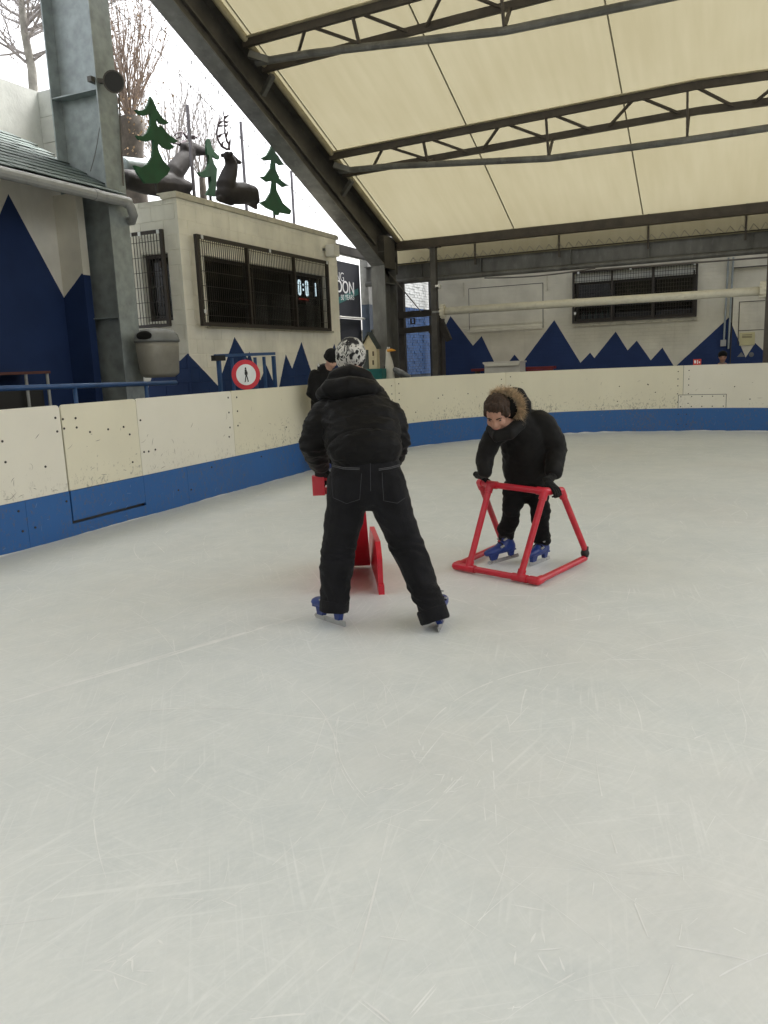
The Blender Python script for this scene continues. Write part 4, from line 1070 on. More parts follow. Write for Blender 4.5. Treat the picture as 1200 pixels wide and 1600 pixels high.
# door and service panel at the right
da, db = at(1146, 460, 1, Y2), at(1196, 460, 1, Y2)
dr = box('door', (da.x, Y2 - .03, FL), (db.x + .3, Y2 - .001, 2.42), 'mural_far', fb)
for z in (2.42, 2.9): box('door_line', (da.x - .02, Y2 - .036, z), (db.x + .3, Y2 - .0, z + .014), 'interior', dr)
box('door_line', (da.x - .016, Y2 - .034, FL), (da.x - .001, Y2 - .0, 2.42), 'interior', dr)
sa = at(1155, 500, 1, Y2)
for (x0, x1, z0, z1) in ((sa.x, db.x, 2.27, 2.282), (sa.x - .012, sa.x, 1.5, 2.282), (sa.x, db.x, 1.74, 1.752)): box('panel_line', (x0, Y2 - .036, z0), (x1, Y2 - .029, z1), 'interior', dr)
ys = empty('notice', (at(1168, 530, 1, Y2).x, Y2 - .04, 1.6), 'small yellow notice sheet on the door at the far right', 'notice')
a, b = at(1156, 520, 1, Y2 - .05), at(1179, 539, 1, Y2 - .05)
box('sheet', (a.x, Y2 - .05, b.z), (b.x, Y2 - .036, a.z), 'yellow_sheet', ys)
for q in (.6, .68, .8): box('text_line', (a.x + .04, Y2 - .053, b.z + (a.z - b.z) * q), (b.x - .05, Y2 - .0505, b.z + (a.z - b.z) * q + .008), 'house_brown', ys)
em = empty('wall_emblem', at(1157, 555, 1, Y2 - .04), 'small white triangle emblem painted low on the navy mountain', 'emblem')
p = at(1158, 555, 1, Y2 - .004)
MB().prism([(p.x - .07, Y2 - .034, p.z - .03), (p.x + .07, Y2 - .034, p.z - .03), (p.x, Y2 - .034, p.z + .06)], (0, .003, 0)).build('triangle', 'bird_grey', em)
em = empty('wall_emblem', at(1174, 555, 1, Y2 - .04), 'small white round emblem painted low on the navy mountain by the door', 'emblem')
p = at(1174, 554, 1, Y2 - .004); k = MB(); k.tube([(p.x, Y2 - .035, p.z), (p.x, Y2 - .031, p.z)], .045, 14); k.build('disc', 'bird_grey', em)
cp = empty('conduit', (at(1137, 450, 1, Y2).x, Y2 - .03, 1.6), 'grey twin conduit pipes with a hooked junction box on the far wall', 'conduit')
for u0, u1, vb in ((1138.5, 1131, 532), (1146, 1138, 545)):
    a = at(u0, 400, 1, Y2 - .04); b = at(u1, vb, 1, Y2 - .04); k = MB(); k.tube([(a.x, Y2 - .03, 3.1), (b.x + (a.x - b.x) * .5, Y2 - .03, 2.4), (b.x, Y2 - .03, b.z)], .018, 8); k.build('pipe', 'galvanised', cp)
p = at(1130, 536, 1, Y2 - .05); box('junction_box', (p.x - .05, Y2 - .07, p.z - .06), (p.x + .05, Y2 - .005, p.z + .06), 'gutter', cp, .008)
# suspended cream tube
tb = empty('ventilation_tube', (-2.7, 15.55, 2.3), 'long cream suspended tube with flanged ends in front of the far wall', 'tube')
k = MB(); k.tube([(-5.6, 15.55, 2.39), (.2, 15.55, 2.37)], .075, 18); k.build('tube', 'cream_tube', tb, smooth=True)
for x0, x1 in ((-5.66, -5.58), (.16, .26)):
    k = MB(); k.tube([(x0, 15.55, 2.385), (x0 + .03, 15.55, 2.385), (x1 - .03, 15.55, 2.385), (x1, 15.55, 2.385)], [.12, .135, .135, .12], 20); k.build('end_flange', 'cream_tube', tb)
    k = MB()
    for i in range(12): a = 2 * PI * i / 12; k.tube([(x0 + .0, 15.55 + .128 * math.cos(a), 2.385 + .128 * math.sin(a)), (x1, 15.55 + .128 * math.cos(a), 2.385 + .128 * math.sin(a))], .016, 6)
    k.build('rim_bolts', 'cream_tube', tb)
MB().tube([(-5.85, 15.55, 2.385), (-5.6, 15.55, 2.385)], .02, 8).build('axle', 'gutter', tb)
pr = empty('hall_post', (.3, 15.6, FL), 'slim dark steel post at the right edge behind the boards', 'post', 'slim posts along the eave')
MB().box((.26, 15.5, FL), (.42, 15.72, 3.69)).bevel(.01).build('shaft', 'steel_brown', pr); MB().box((.22, 15.46, FL), (.46, 15.76, FL + .02)).build('foot_plate', 'steel_brown', pr)
pl = empty('hall_post', (-5.86, 15.7, FL), 'slim dark steel post beside the blue brick gap with a white camera', 'post', 'slim posts along the eave')
MB().box((-5.92, 15.66, FL), (-5.80, 15.78, 3.69)).bevel(.008).build('shaft', 'steel_dark', pl); MB().box((-6.0, 15.62, 3.66), (-5.72, 15.82, 3.684)).build('head_plate', 'steel_brown', pl); MB().box((-5.97, 15.61, FL), (-5.75, 15.83, FL + .02)).build('foot_plate', 'steel_dark', pl)
sb = empty('security_camera', at(685, 449, 1, 15.6), 'small white security camera on the dark post', 'camera')
p = at(685, 449, 1, 15.62)
MB().box((p.x - .05, 15.56, p.z - .03), (p.x + .05, 15.655, p.z + .045)).bevel(.015, 2).build('housing', 'white_pvc', sb); MB().tube([(p.x + .0, 15.555, p.z - .02), (p.x, 15.5, p.z - .03)], .028, 12).build('lens', 'sign_black', sb)
# dark gantry between corner column and post
gn = empty('timber_gantry', (-6.5, 16.1, FL), 'dark beams and uprights closing the gap in front of the blue bricks', 'gantry')
for (u0, v0, u1, v1, w_, h_) in ((612, 494, 694, 487, .14, .13), (610, 519, 694, 511, .1, .12)):
    a, b = at(u0, v0, 1, 16.1), at(u1, v1, 1, 16.1); MB().bar(a, b, w_, h_).build('beam', 'timber_dark', gn)
for u in (628, 618):
    a = at(u, 530, 1, 16.15); MB().box((a.x - .05, 16.12, FL), (a.x + .07, 16.24, 3.1)).build('upright', 'timber_dark', gn)
a = at(683, 520, 1, 16.1); MB().box((a.x - .02, 16.0, FL), (a.x + .14, 16.2, 2.4)).build('upright', 'timber_dark', gn)
a, b = at(672, 517, 1, 16.05), at(690, 535, 1, 16.05); MB().bar(a, b, .08, .08).build('knee_brace', 'timber_dark', gn)
a, b = at(690, 505, 1, 15.95), at(702, 532, 1, 15.95); MB().bar(a, b, .1, .12).build('knee_brace', 'timber_dark', gn)
p = at(645, 502, 1, 16.05); k = MB()
for (x0, x1, z0, z1) in ((-.05, -.03, -.06, .06), (.03, .05, -.06, .06), (-.05, .05, -.06, -.04), (-.05, .05, .045, .06)): k.box((p.x + x0, 16.02, p.z + z0), (p.x + x1, 16.08, p.z + z1))
k.build('socket_box', 'timber_dark', gn)
hang('brace_rod', at(540, 345, 1, 15.3), at(658, 487, 1, 15.9), 0, .012, 'thin steel rod slanting from the rafter down to the gantry', 'rod')
# painted brick wall in the alley
XBK = -7.6
bk = empty('brick_wall', (XBK, 18.5, FL), 'painted brick wall in the alley, blue below and white above', 'wall')
zsplit = at(650, 484, 0, XBK).z
box('mortar_core', (XBK - .2, 16.3, FL - .1), (XBK - .012, 20.6, zsplit), 'mortar', bk); box('mortar_core', (XBK - .2, 16.3, zsplit + .001), (XBK - .012, 20.6, 4.4), 'mortar_grey', bk)
srcs = {}
row = 0; z = 1.1; nb = 0; rest = {'blue_brick': MB(), 'white_brick': MB()}
while z < 4.0:
    y = 17.3 - (.11 if row % 2 else 0)
    while y < 20.4:
        mt = 'blue_brick' if z < zsplit else 'white_brick'
        if nb < 290 and 17.4 < y < 19.9 and z > 2.0:
            if mt not in srcs:
                k = MB(); k.box((-.012, .005, .004), (0, .215, .061)); k.bevel(.003); srcs[mt] = k.build('brick', mt, bk, local=True); o = srcs[mt]
            else: o = srcs[mt].copy(); COL.objects.link(o); o.parent = bk
            o.location = Vector((XBK + random.uniform(-.004, .008), y, z)) - root_loc(bk); nb += 1
        else: rest[mt].box((XBK - .012, y + .005, z + .004), (XBK + random.uniform(-.004, .007), y + .215, z + .061))
        y += .22
    z += .065; row += 1
for mt, k in rest.items():
    if len(k.bm.verts): tag(k.build('bricks', mt, bk), kind='stuff')
MB().tube([(XBK + .1, at(667, 500, 0, XBK).y, FL), (XBK + .1, at(667, 500, 0, XBK).y, 4.2)], .035, 8).build('drain_pipe', 'sign_black', bk)
# banner on its white frame, shed wall, toy house, bird figure
XN = -7.75
bn = empty('banner', (XN, 15.5, 2), 'navy banner with white letters and teal stripe on a white pole frame', 'banner')
b0, b1 = 14.2, at(563, 460, 0, XN).y
bt_, bb_ = at(545, 411, 0, XN).z, at(545, 496, 0, XN).z
box('cloth', (XN - .01, b0, bb_), (XN, b1, bt_), 'navy_cloth', bn)
def put_text(txt, size, u, v, m, bold=0., shear=0.):
    k = text_mesh(txt, size, bold); p = at(u, v, 0, XN + .004)
    xs = [v_.co.x for v_ in k.bm.verts]; x1_ = max(xs)
    for v_ in k.bm.verts: v_.co = Vector((XN + .003 + v_.co.z, p.y + (v_.co.x - x1_), p.z + v_.co.y + shear * (v_.co.x - x1_)))
    return k.build('lettering', m, bn)
put_text('NG', .26, 537.5, 440, 'letter_white', -.004); put_text('EIDON', .36, 553.5, 460, 'letter_white', .002)
a, b = at(529, 467, 0, XN + .002), at(560, 458, 0, XN + .002)
MB().prism([(XN + .001, a.y, a.z - .1), (XN + .001, b.y, b.z - .03), (XN + .001, b.y, b.z + .1), (XN + .001, a.y, a.z + .03)], (.0015, 0, 0)).build('stripe', 'teal', bn)
put_text('50 YEARS', .155, 553.5, 468.5, 'letter_white', 0, .06)
k = MB(); pz = [at(568.5, v, 0, XN + .02) for v in (408, 498)]
k.tube([(XN + .03, pz[0].y + .02, pz[0].z + .05), (XN + .03, pz[0].y + .02, 1.9)], .03, 10); k.build('pole', 'white_pvc', bn)
for v in (425, 450, 472, 493):
    p = at(569, v, 0, XN + .03); MB().tube([(XN + .03, pz[0].y + .02, p.z - .012), (XN + .03, pz[0].y + .02, p.z + .012)], .034, 10).build('pole_ring', 'sign_black', bn)
for v in (397, 495):
    p = at(530, v, 0, XN + .03); MB().tube([(XN + .03, 14.0, p.z), (XN + .03, b1 + .1, p.z)], .022, 8).build('rail', 'white_pvc', bn)
p = at(530, 430, 0, XN); 
box('lower_cloth', (XN - .03, b0, FL + .9), (XN - .02, b1 + .02, bb_ - .03), 'navy_cloth', bn)
lk = empty('link_beam', (-7.2, 14.6, 3.6), 'dark steel beam linking the cream building to the corner column above the banner', 'beam')
a, b = at(522, 387, 0, -7.3), at(580, 402, 0, -7.3); MB().bar(a, b, .1, .16).bevel(.006).build('beam', 'steel_dark', lk)
sh = empty('timber_shed', (-8.3, 16.4, FL), 'grey shed wall of horizontal boards beside the toy house', 'shed')
a, b = at(531, 520, 1, 16.4), at(585, 516, 1, 16.4)
box('core', (-9.4, 16.42, FL), (b.x, 16.6, a.z), 'timber_dark', sh)
z = FL + .02
while z < a.z - .02:
    k = MB(); k.verts([(-9.4, 16.41, z), (b.x, 16.41, z), (b.x, 16.395, z + .125), (-9.4, 16.395, z + .125)], [(0, 1, 2, 3)]); k.box((-9.4, 16.395, z + .004), (b.x, 16.415, z + .128)); k.build('board', 'shed_wood', sh); z += .135
box('top_rail', (-9.4, 16.36, a.z), (b.x + .02, 16.62, a.z + .03), 'shed_wood', sh)
YH = 14.7
hs_ = empty('toy_house', (at(575, 560, 1, YH).x, YH, FL), 'narrow cream toy house with steep gable and dark door', 'toy house')
def hp(u, v): p = at(u, v, 1, YH); return (p.x, YH, p.z)
ap, le, re = hp(576, 523), hp(563, 546), hp(588, 543)
k = MB().prism([ap, re, (re[0], YH, FL), (le[0], YH, FL), le], (0, .14, 0)); k.build('body', 'house_cream', hs_)
for p, q in ((ap, (le[0] - .04, YH, le[2] - .07)), (ap, (re[0] + .03, YH, re[2] - .05))):
    k = MB(); v = Vector((0, 0, .02)); k.prism([Vector(p) + v + Vector((0, -.05, 0)), Vector(q) + v + Vector((0, -.05, 0)), Vector(q) + v + Vector((0, -.05, .035)), Vector(p) + v + Vector((0, -.05, .035))], (0, .22, 0)); k.build('roof', 'house_dark', hs_)
a, b = hp(566.5, 547), hp(577, 580); box('door', (a[0], YH - .012, FL + .02), (b[0], YH - .001, a[2]), 'house_dark', hs_)
for v in (552, 566):
    a, b = hp(582, v - 3), hp(584.5, v + 4); box('window', (a[0], YH - .012, b[2]), (b[0], YH - .001, a[2]), 'house_brown', hs_)
# bird figure (goose-like skating aid parked behind the boards)
YP = 14.75
pg = empty('bird_figure', (at(612, 580, 1, YP).x, YP, FL), 'white and grey plastic bird figure with orange beak behind the boards', 'figure')
def pp(u, v, y=YP): return at(u, v, 1, y)
s_ = (pp(600, 560) - pp(601, 560)).length
k = MB(); k.tube([pp(609, 590), pp(609, 578), pp(608, 566), pp(606.5, 556), pp(606, 549), pp(606, 546)], [6.5 * s_, 7 * s_, 5.5 * s_, 3.6 * s_, 3.2 * s_, 2.6 * s_], 12, dome=.6); k.tube([(pp(609, 588).x, YP, FL + .02), pp(609, 588)], [.12, .1], 12)
fuse(k, .012, 2).build('body', 'bird_white', pg, smooth=True)
k = MB(); k.tube([pp(606, 548, YP - .03), pp(612, 547, YP - .05), pp(618, 547.5, YP - .06)], [2.2 * s_, 2 * s_, .5 * s_], 8, dome=.4); k.build('beak', 'beak', pg, smooth=True)
for du in (0, 2.5): MB().ell(pp(605.5 + du, 543.5, YP - .02), (.014, .014, .02), None, 8).build('eye', 'letter_white', pg, smooth=True)
k = MB(); k.tube([pp(616, 577), pp(626, 583), pp(640, 588)], [3.5 * s_, 5 * s_, 2.5 * s_], 10, dome=.6); k.build('wing', 'bird_grey', pg, smooth=True)
k = MB(); k.tube([pp(601, 573), pp(604, 583), pp(605, 590)], [1.2 * s_, 2.2 * s_, 1.5 * s_], 8, dome=.6); k.build('harness', 'sign_black', pg, smooth=True)
tl = empty('teal_crate', (at(580, 580, 1, 14.65).x, 14.65, FL), 'teal plastic crate between toy house and bird figure', 'crate')
a, b = at(572, 577, 1, 14.5), at(598, 577, 1, 14.5); MB().box((a.x, 14.45, FL), (b.x, 14.68, a.z)).bevel(.015).build('body', 'teal', tl); MB().box((a.x - .015, 14.435, a.z - .05), (b.x + .015, 14.448, a.z + .005)).build('rim', 'teal', tl)
# white bin, red bench and carton behind the far boards
bx_ = empty('white_container', (at(786, 570, 1, 15.9).x, 15.9, FL), 'white plastic container with lid lip standing behind the far boards', 'container')
a, b = at(758, 567, 1, 15.8), at(813, 563, 1, 15.8); MB().box((a.x, 15.75, FL), (b.x, 16.2, a.z - .02)).bevel(.02).build('body', 'box_white', bx_)
MB().prism([(a.x - .01, 15.7, a.z - .02), (b.x + .02, 15.7, a.z - .02), (b.x - .03, 15.68, a.z - .07), (a.x + .05, 15.68, a.z - .07)], (0, .04, 0)).build('lip', 'box_white', bx_); MB().box((a.x - .02, 15.7, a.z - .018), (b.x + .02, 16.22, a.z + .015)).bevel(.01).build('lid', 'box_white', bx_)
rb_ = empty('red_bench', (at(820, 575, 1, 16.3).x, 16.3, FL), 'dark red bench top seen just above the far boards', 'bench')
a, b = at(738, 565, 1, 16.4), at(866, 572, 1, 16.4); a.z = b.z; MB().box((a.x, 16.3, a.z - .05), (b.x, 16.6, a.z)).bevel(.008).build('top', 'red_paint', rb_)
MB().box((b.x - .55, 16.28, a.z - .24), (b.x, 16.32, a.z - .055)).build('front_board', 'red_paint', rb_)
for x in (a.x + .1, b.x - .1): MB().box((x - .03, 16.35, FL), (x + .03, 16.55, a.z - .05)).build('leg', 'steel_dark', rb_)
ct = empty('carton', (at(1090, 565, 1, 15.32).x, 15.32, ZT), 'small red and white carton standing on the far board edge', 'carton')
p0_, p1_ = at(1083.5, 565, 1, 15.3), at(1095.5, 565, 1, 15.3)
MB().box((p0_.x, 15.24, 1.112), (p1_.x, 15.32, ZT + .1)).bevel(.003).build('box', 'carton_red', ct)
for q0, q1, z0, z1 in ((.12, .38, .03, .08), (.5, .62, .02, .085), (.72, .9, .03, .06)): box('print', (p0_.x + (p1_.x - p0_.x) * q0, 15.236, ZT + z0), (p0_.x + (p1_.x - p0_.x) * q1, 15.2395, ZT + z1), 'letter_white', ct)

# ------------------------------------------------------------------ things on the left walkway
tbn = empty('litter_bin', at(247, 590, 0, -6.9), 'grey wall litter bin with a rounded hood below the side window', 'bin')
c = at(248, 560, 0, -6.9); r = .27; zb_, zt_ = c.z - .24, 1.84
def rr(z, w_, d_, n_=20, p=3.2):
    out = []
    for i in range(n_):
        a = 2 * PI * i / n_; ca, sa_ = math.cos(a), math.sin(a)
        out.append(Vector((c.x + math.copysign(abs(ca) ** (2 / p), ca) * w_, c.y + math.copysign(abs(sa_) ** (2 / p), sa_) * d_, z)))
    return out
def stack(rings):
    k = MB(); R_ = [[k.bm.verts.new(p) for p in ring] for ring in rings]
    for a, b in zip(R_, R_[1:]):
        for i in range(len(a)): k.bm.faces.new((a[i], a[(i + 1) % len(a)], b[(i + 1) % len(a)], b[i]))
    k.bm.faces.new(R_[0][::-1]); k.bm.faces.new(R_[-1]); return k
stack([rr(zb_ + .03, .17, .24), rr(zb_, .13, .2)][::-1] + [rr(zb_ + .05, .185, .255), rr(zt_ - .12, .2, .28), rr(zt_ - .06, .2, .28)]).build('body', 'bin_grey', tbn, smooth=True)
stack([rr(zt_ - .058, .215, .295), rr(zt_ - .03, .215, .295), rr(zt_ + .04, .2, .27), rr(zt_ + .1, .15, .2), rr(zt_ + .115, .08, .1)]).build('hood', 'bin_lid', tbn, smooth=True)
d_ = Vector((.25, -.97, 0)); pc_ = Vector((c.x + .03, c.y - .275, zt_ + .02))
k = MB(); k.ell(pc_, (.12, .03, .06), None, 14); k.build('opening', 'dark_hole', tbn, smooth=True)
box('wall_bracket', (-7.2, c.y - .05, zt_ - .4), (c.x - .19, c.y + .05, zt_ - .3), 'steel_dark', tbn)
hr = empty('handrail', (-6.2, 6.5, FL), 'blue tubular handrail along the walkway behind the left boards', 'handrail')
a, b = at(-40, 608.5, 0, -6.2), at(275, 598, 0, -6.2)
MB().tube([a, b], .027, 10).build('rail', 'rail_blue', hr, smooth=True)
for u in (228, 116, -20):
    p = at(u, 600, 0, -6.2); MB().tube([(p.x, p.y, FL), (p.x, p.y, p.z - .02)], .022, 10).build('post', 'rail_blue', hr, smooth=True)
wt = empty('side_table', (-7.7, 6.9, FL), 'dark table with pale metal legs against the navy wall at left', 'table')
za = at(60, 580, 0, -7.55).z; yb_ = at(74, 580, 0, -7.55).y
box('top', (-7.95, yb_ - 1.5, za - .03), (-7.5, yb_, za), 'table_top', wt)
for y in (yb_ - .02, yb_ - .33): MB().tube([(-7.54, y, FL), (-7.54, y, za - .03)], .018, 8).build('leg', 'gutter', wt)
box('dark_recess', (-7.95, yb_ - 1.5, FL + .1), (-7.6, yb_ - .05, za - .2), 'sign_black', wt)  # black block put in for the shaded recess under the table top
# blue gate frame and prohibition sign
gf = empty('gate_frame', (-6.3, 9.4, FL), 'blue barred walkway gate behind the round sign', 'gate')
XG = -6.3
tl_, tr_ = at(337, 556, 0, XG), at(427, 552.5, 0, XG)
def gb(u0, v0, u1, v1, w_): MB().bar(at(u0, v0, 0, XG), at(u1, v1, 0, XG), w_).build('bar', 'rail_blue', gf)
gb(336, 556, 428.5, 552.5, .04)
for u, vt in ((341, 557), (362, 556), (381, 555), (398, 555), (412, 554), (427, 553)):
    p = at(u, vt, 0, XG); MB().bar((XG, p.y, p.z - .03), (XG, p.y, FL), .045 if u in (341, 427) else .034).build('bar', 'rail_blue', gf)
p = at(343, 560, 0, XG + .03); box('latch', (XG - .03, p.y - .1, p.z - .03), (XG + .04, p.y + .12, p.z + .04), 'sign_black', gf)
XS = -5.46
sg = empty('road_sign', (XS, 8.26, ZT), 'round red bordered no pedestrians sign standing on the board edge', 'sign')
p = at(384, 585.5, 0, XS); R_ = (at(384, 562, 0, XS).z - at(384, 609, 0, XS).z) / 2
p_r = (at(404.5, 585, 0, XS).y - at(363, 585, 0, XS).y) / 2
sn = Vector((.80, -.60, 0)); st_ = Vector((.60, .80, 0)); pc3 = Vector((XS, p.y, p.z))
def disc(x0, x1, r_, m_, nm): k = MB(); k.tube([pc3 + sn * (x0 - XS), pc3 + sn * (x1 - XS)], r_, 36, side=st_); return k.build(nm, m_, sg)
RS = min(R_ * 1.0, .2)
RS = R_ * 1.0
disc(XS, XS + .012, RS, 'sign_red', 'border'); disc(XS + .0125, XS + .0145, RS * .7, 'sign_white', 'face')
k = MB(); X = XS + .0155; s_ = RS / .2
def q(y, z): return pc3 + sn * (X - XS) + st_ * (y * s_) + Vector((0, 0, z * s_))
k.ell(q(-.004, .085), (.011 * s_, .011 * s_, .014 * s_), Matrix.Rotation(-.64, 3, 'Z'), 10)
for pts, w_ in (([(-.004, .07), (0, .0)], .028), ([(0, .005), (-.012, -.05), (-.02, -.095)], .014), ([(.002, .005), (.014, -.045), (.024, -.095)], .014), ([(0, .06), (-.018, .025), (-.012, -.005)], .009), ([(0, .06), (.018, .03), (.016, 0.0)], .009), ([(-.02, -.095), (-.03, -.095)], .009), ([(.024, -.095), (.013, -.093)], .009)):
    for a, b in zip(pts, pts[1:]): k.bar(q(*a), q(*b), w_ * s_, .0016, up=sn)
k.build('walking_figure', 'sign_black', sg)
MB().bar((XS - .02, p.y + .01, ZT - .4), (XS - .02, p.y + .01, p.z + .1), .05, .025).build('post', 'galv_dark', sg)

# ------------------------------------------------------------------ unseen buildings added behind and right of the camera to limit side light
eh = empty('side_light_blocker', (7.5, 4, FL), 'unseen white building added to limit light from the right of the rink', 'building')
box('wall', (6.6, -11.9, FL - .1), (6.9, 16.0, 2.5), 'white_wall_old', eh)
box('roof', (6.5, -12, 2.502), (9, 16.0, 2.6), 'felt', eh)
bh = empty('end_light_blocker', (-1, -12.5, FL), 'unseen white building added to limit light from behind the camera', 'building')  # added out of view to cut the light coming in from behind
box('wall', (-7.1, -12.6, -.05), (6.5, -12.3, 3.2), 'white_wall_old', bh)
box('roof', (-7.2, -18, 3.202), (6.6, -12.2, 3.3), 'felt', bh)

#@@TREES
# ------------------------------------------------------------------ bare trees beyond the roofs
def bare_tree(name, base, label, seed, trunk, limbs, mt, mtw, leaves=None):
    """trunk: list of (point, radius); limbs grow off it recursively"""
    rnd = random.Random(seed); r = empty(name, base, label, 'tree', 'bare winter trees beyond the roofs')
    kt = MB(); kt.tube([p for p, _ in trunk], [q for _, q in trunk], 9); kb = MB(); kl = MB()
    tips = []
    def grow(p, d, ln, rad, lev):
        pts = [p]; rs = [rad]; n_ = 4
        for i in range(n_):
            d = (d + Vector((rnd.gauss(0, .13), rnd.gauss(0, .13), rnd.gauss(.05, .1)))).normalized(); p = p + d * ln / n_; pts.append(p); rs.append(rad * (1 - .6 * (i + 1) / n_))
            if lev > 0 and i >= 0:
                for _ in range(rnd.choice((1, 2)) if lev > 1 else 2):
                    ax = Vector((rnd.gauss(0, 1), rnd.gauss(0, 1), rnd.gauss(.1, .6))).normalized()
                    grow(p, (d + ax * limbs['spread']).normalized(), ln * rnd.uniform(.45, .7), rs[-1] * .62, lev - 1)
        (kb).tube(pts, [max(x, limbs['min']) for x in rs], 4 if lev < 2 else 5, caps=False); tips.append(p)
    for i in range(limbs['n']):
        t = rnd.uniform(limbs['from'], 1); j = t * (len(trunk) - 1); a = int(min(j, len(trunk) - 2)); f_ = j - a
        p = trunk[a][0].lerp(trunk[a + 1][0], f_); rad = trunk[a][1] * (1 - f_) + trunk[a + 1][1] * f_
        an = rnd.uniform(0, 2 * PI); d = Vector((math.cos(an) * limbs['out'], math.sin(an) * limbs['out'], limbs['up'])).normalized()
        grow(p, d, limbs['len'] * rnd.uniform(.7, 1.15), min(rad * .6, limbs['r']), limbs['lev'])
    kt.build('trunk', mt, r, smooth=True); kb.build('crown', mtw, r)
    if leaves:
        for _ in range(leaves):
            p = rnd.choice(tips) if rnd.random() < .25 else trunk[-1][0] + Vector((rnd.gauss(0, .32), rnd.gauss(0, .32), rnd.gauss(-.1, .75)))
            d1 = Vector((rnd.gauss(0, 1), rnd.gauss(0, 1), rnd.gauss(0, 1))).normalized() * .035; d2 = d1.orthogonal() * .5
            kl.verts([p, p + d1 + d2, p + d1 * 2, p + d1 - d2], [(0, 1, 2, 3)])
        tag(kl.build('dead_leaves', 'dead_leaf', r), kind='stuff')
    return r
def ptree(pix, X): return [(at(u, v, 0, X), q) for u, v, q in pix]
tk = ptree([(58, 230, .12), (50, 110, .10), (38, 50, .085), (34, 0, .065), (30, -60, .05), (26, -120, .03)], -15)
tk.insert(0, (Vector((-15, tk[0][0].y, -.05)), .26))
bare_tree('bare_tree', (-15, tk[0][0].y, 0), 'pale bare tree with spreading branches left of the galvanised column', 4, tk, dict(n=44, spread=.75, min=.005, out=1, up=.55, len=2.3, r=.035, lev=2, **{'from': .35}), 'bark_pale', 'twig_grey')
tk = ptree([(206, 240, .24), (206, 205, .26)], -12); tk.insert(0, (Vector((-12, tk[0][0].y, -.05)), .3)); tk.append((tk[-1][0] + Vector((0, 0, .25)), .28))
bare_tree('pollard_tree', (-12, tk[0][0].y, 0), 'thick pollard trunk bristling with brown upright shoots behind the column', 11, tk, dict(n=34, spread=.22, min=.0045, out=.28, up=1, len=2.3, r=.016, lev=1, **{'from': .82}), 'trunk_dark', 'twig_brown', 500)
for (u, sd, hgt, lb_) in ((262, 21, 2.2, 'low bare shrub of upright twigs behind the stretched deer'), (312, 23, 1.5, 'thin bare shrub of upright twigs between the two deer')):
    p = at(u, 230, 0, -13); tk = [(Vector((-13, p.y, -.05)), .1), (Vector((-13, p.y, p.z - 1.0)), .09), (Vector((-13, p.y, p.z - .75)), .08)]
    bare_tree('bare_shrub', (-13, p.y, 0), lb_, sd, tk, dict(n=24, spread=.2, min=.0045, out=.45, up=1, len=hgt, r=.013, lev=1, **{'from': .75}), 'trunk_dark', 'twig_grey')

#@@PEOPLE
# ------------------------------------------------------------------ people
def fig(name, o, d, label, cat='person'):
    d = Vector((d[0], d[1], 0)).normalized(); rt = Vector((d.y, -d.x, 0))
    return empty(name, (o[0], o[1], 0), label, cat, None, math.atan2(rt.y, rt.x))
def V(*a): return Vector(a)
def limb(k, pts, rad, side=(1, 0, 0), n=16): k.tube([Vector(p) for p in pts], rad, n, side=side, dome=.9)
def head_shape(k, c, rot, s):
    """skull, jaw, nose, brow, lips, ears; local axes: x right, y forward, z up; s = head height"""
    def e(p, r): k.ell(Vector(c) + rot @ (Vector(p) * s), [q * s for q in r], rot, 18)
    e((0, -.06, .13), (.325, .40, .36)); e((0, .05, -.12), (.27, .30, .36)); e((0, .16, -.36), (.15, .14, .12))
    e((0, .30, .06), (.2, .07, .05)); e((.16, .2, -.14), (.11, .12, .12)); e((-.16, .2, -.14), (.11, .12, .12))
    k.tube([Vector(c) + rot @ (Vector(p) * s) for p in ((0, .3, .05), (0, .37, -.06), (0, .41, -.14))], [.035 * s, .05 * s, .065 * s], 10, dome=.8)
    e((0, .315, -.26), (.1, .05, .022)); e((0, .305, -.305), (.09, .05, .026))
    for sx_ in (-1, 1): e((sx_ * .33, -.04, -.05), (.035, .075, .12))
def face_parts(c, rot, s, par):
    for sx_ in (-1, 1):
        MB().ell(Vector(c) + rot @ V(sx_ * .13 * s, .295 * s, .0), [.055 * s, .03 * s, .03 * s], rot, 10).build('eye', 'eye_dark', par, smooth=True, local=True)
        k = MB(); k.tube([Vector(c) + rot @ (V(sx_ * a, b, z) * s) for a, b, z in ((.06, .36, .075), (.14, .35, .1), (.21, .29, .08))], [.012 * s, .02 * s, .01 * s], 6); k.build('eyebrow', 'hair_brown', par, smooth=True, local=True)
    MB().ell(Vector(c) + rot @ (V(0, .33, -.282) * s), [.085 * s, .04 * s, .012 * s], rot, 10).build('lips', 'lip', par, smooth=True, local=True)
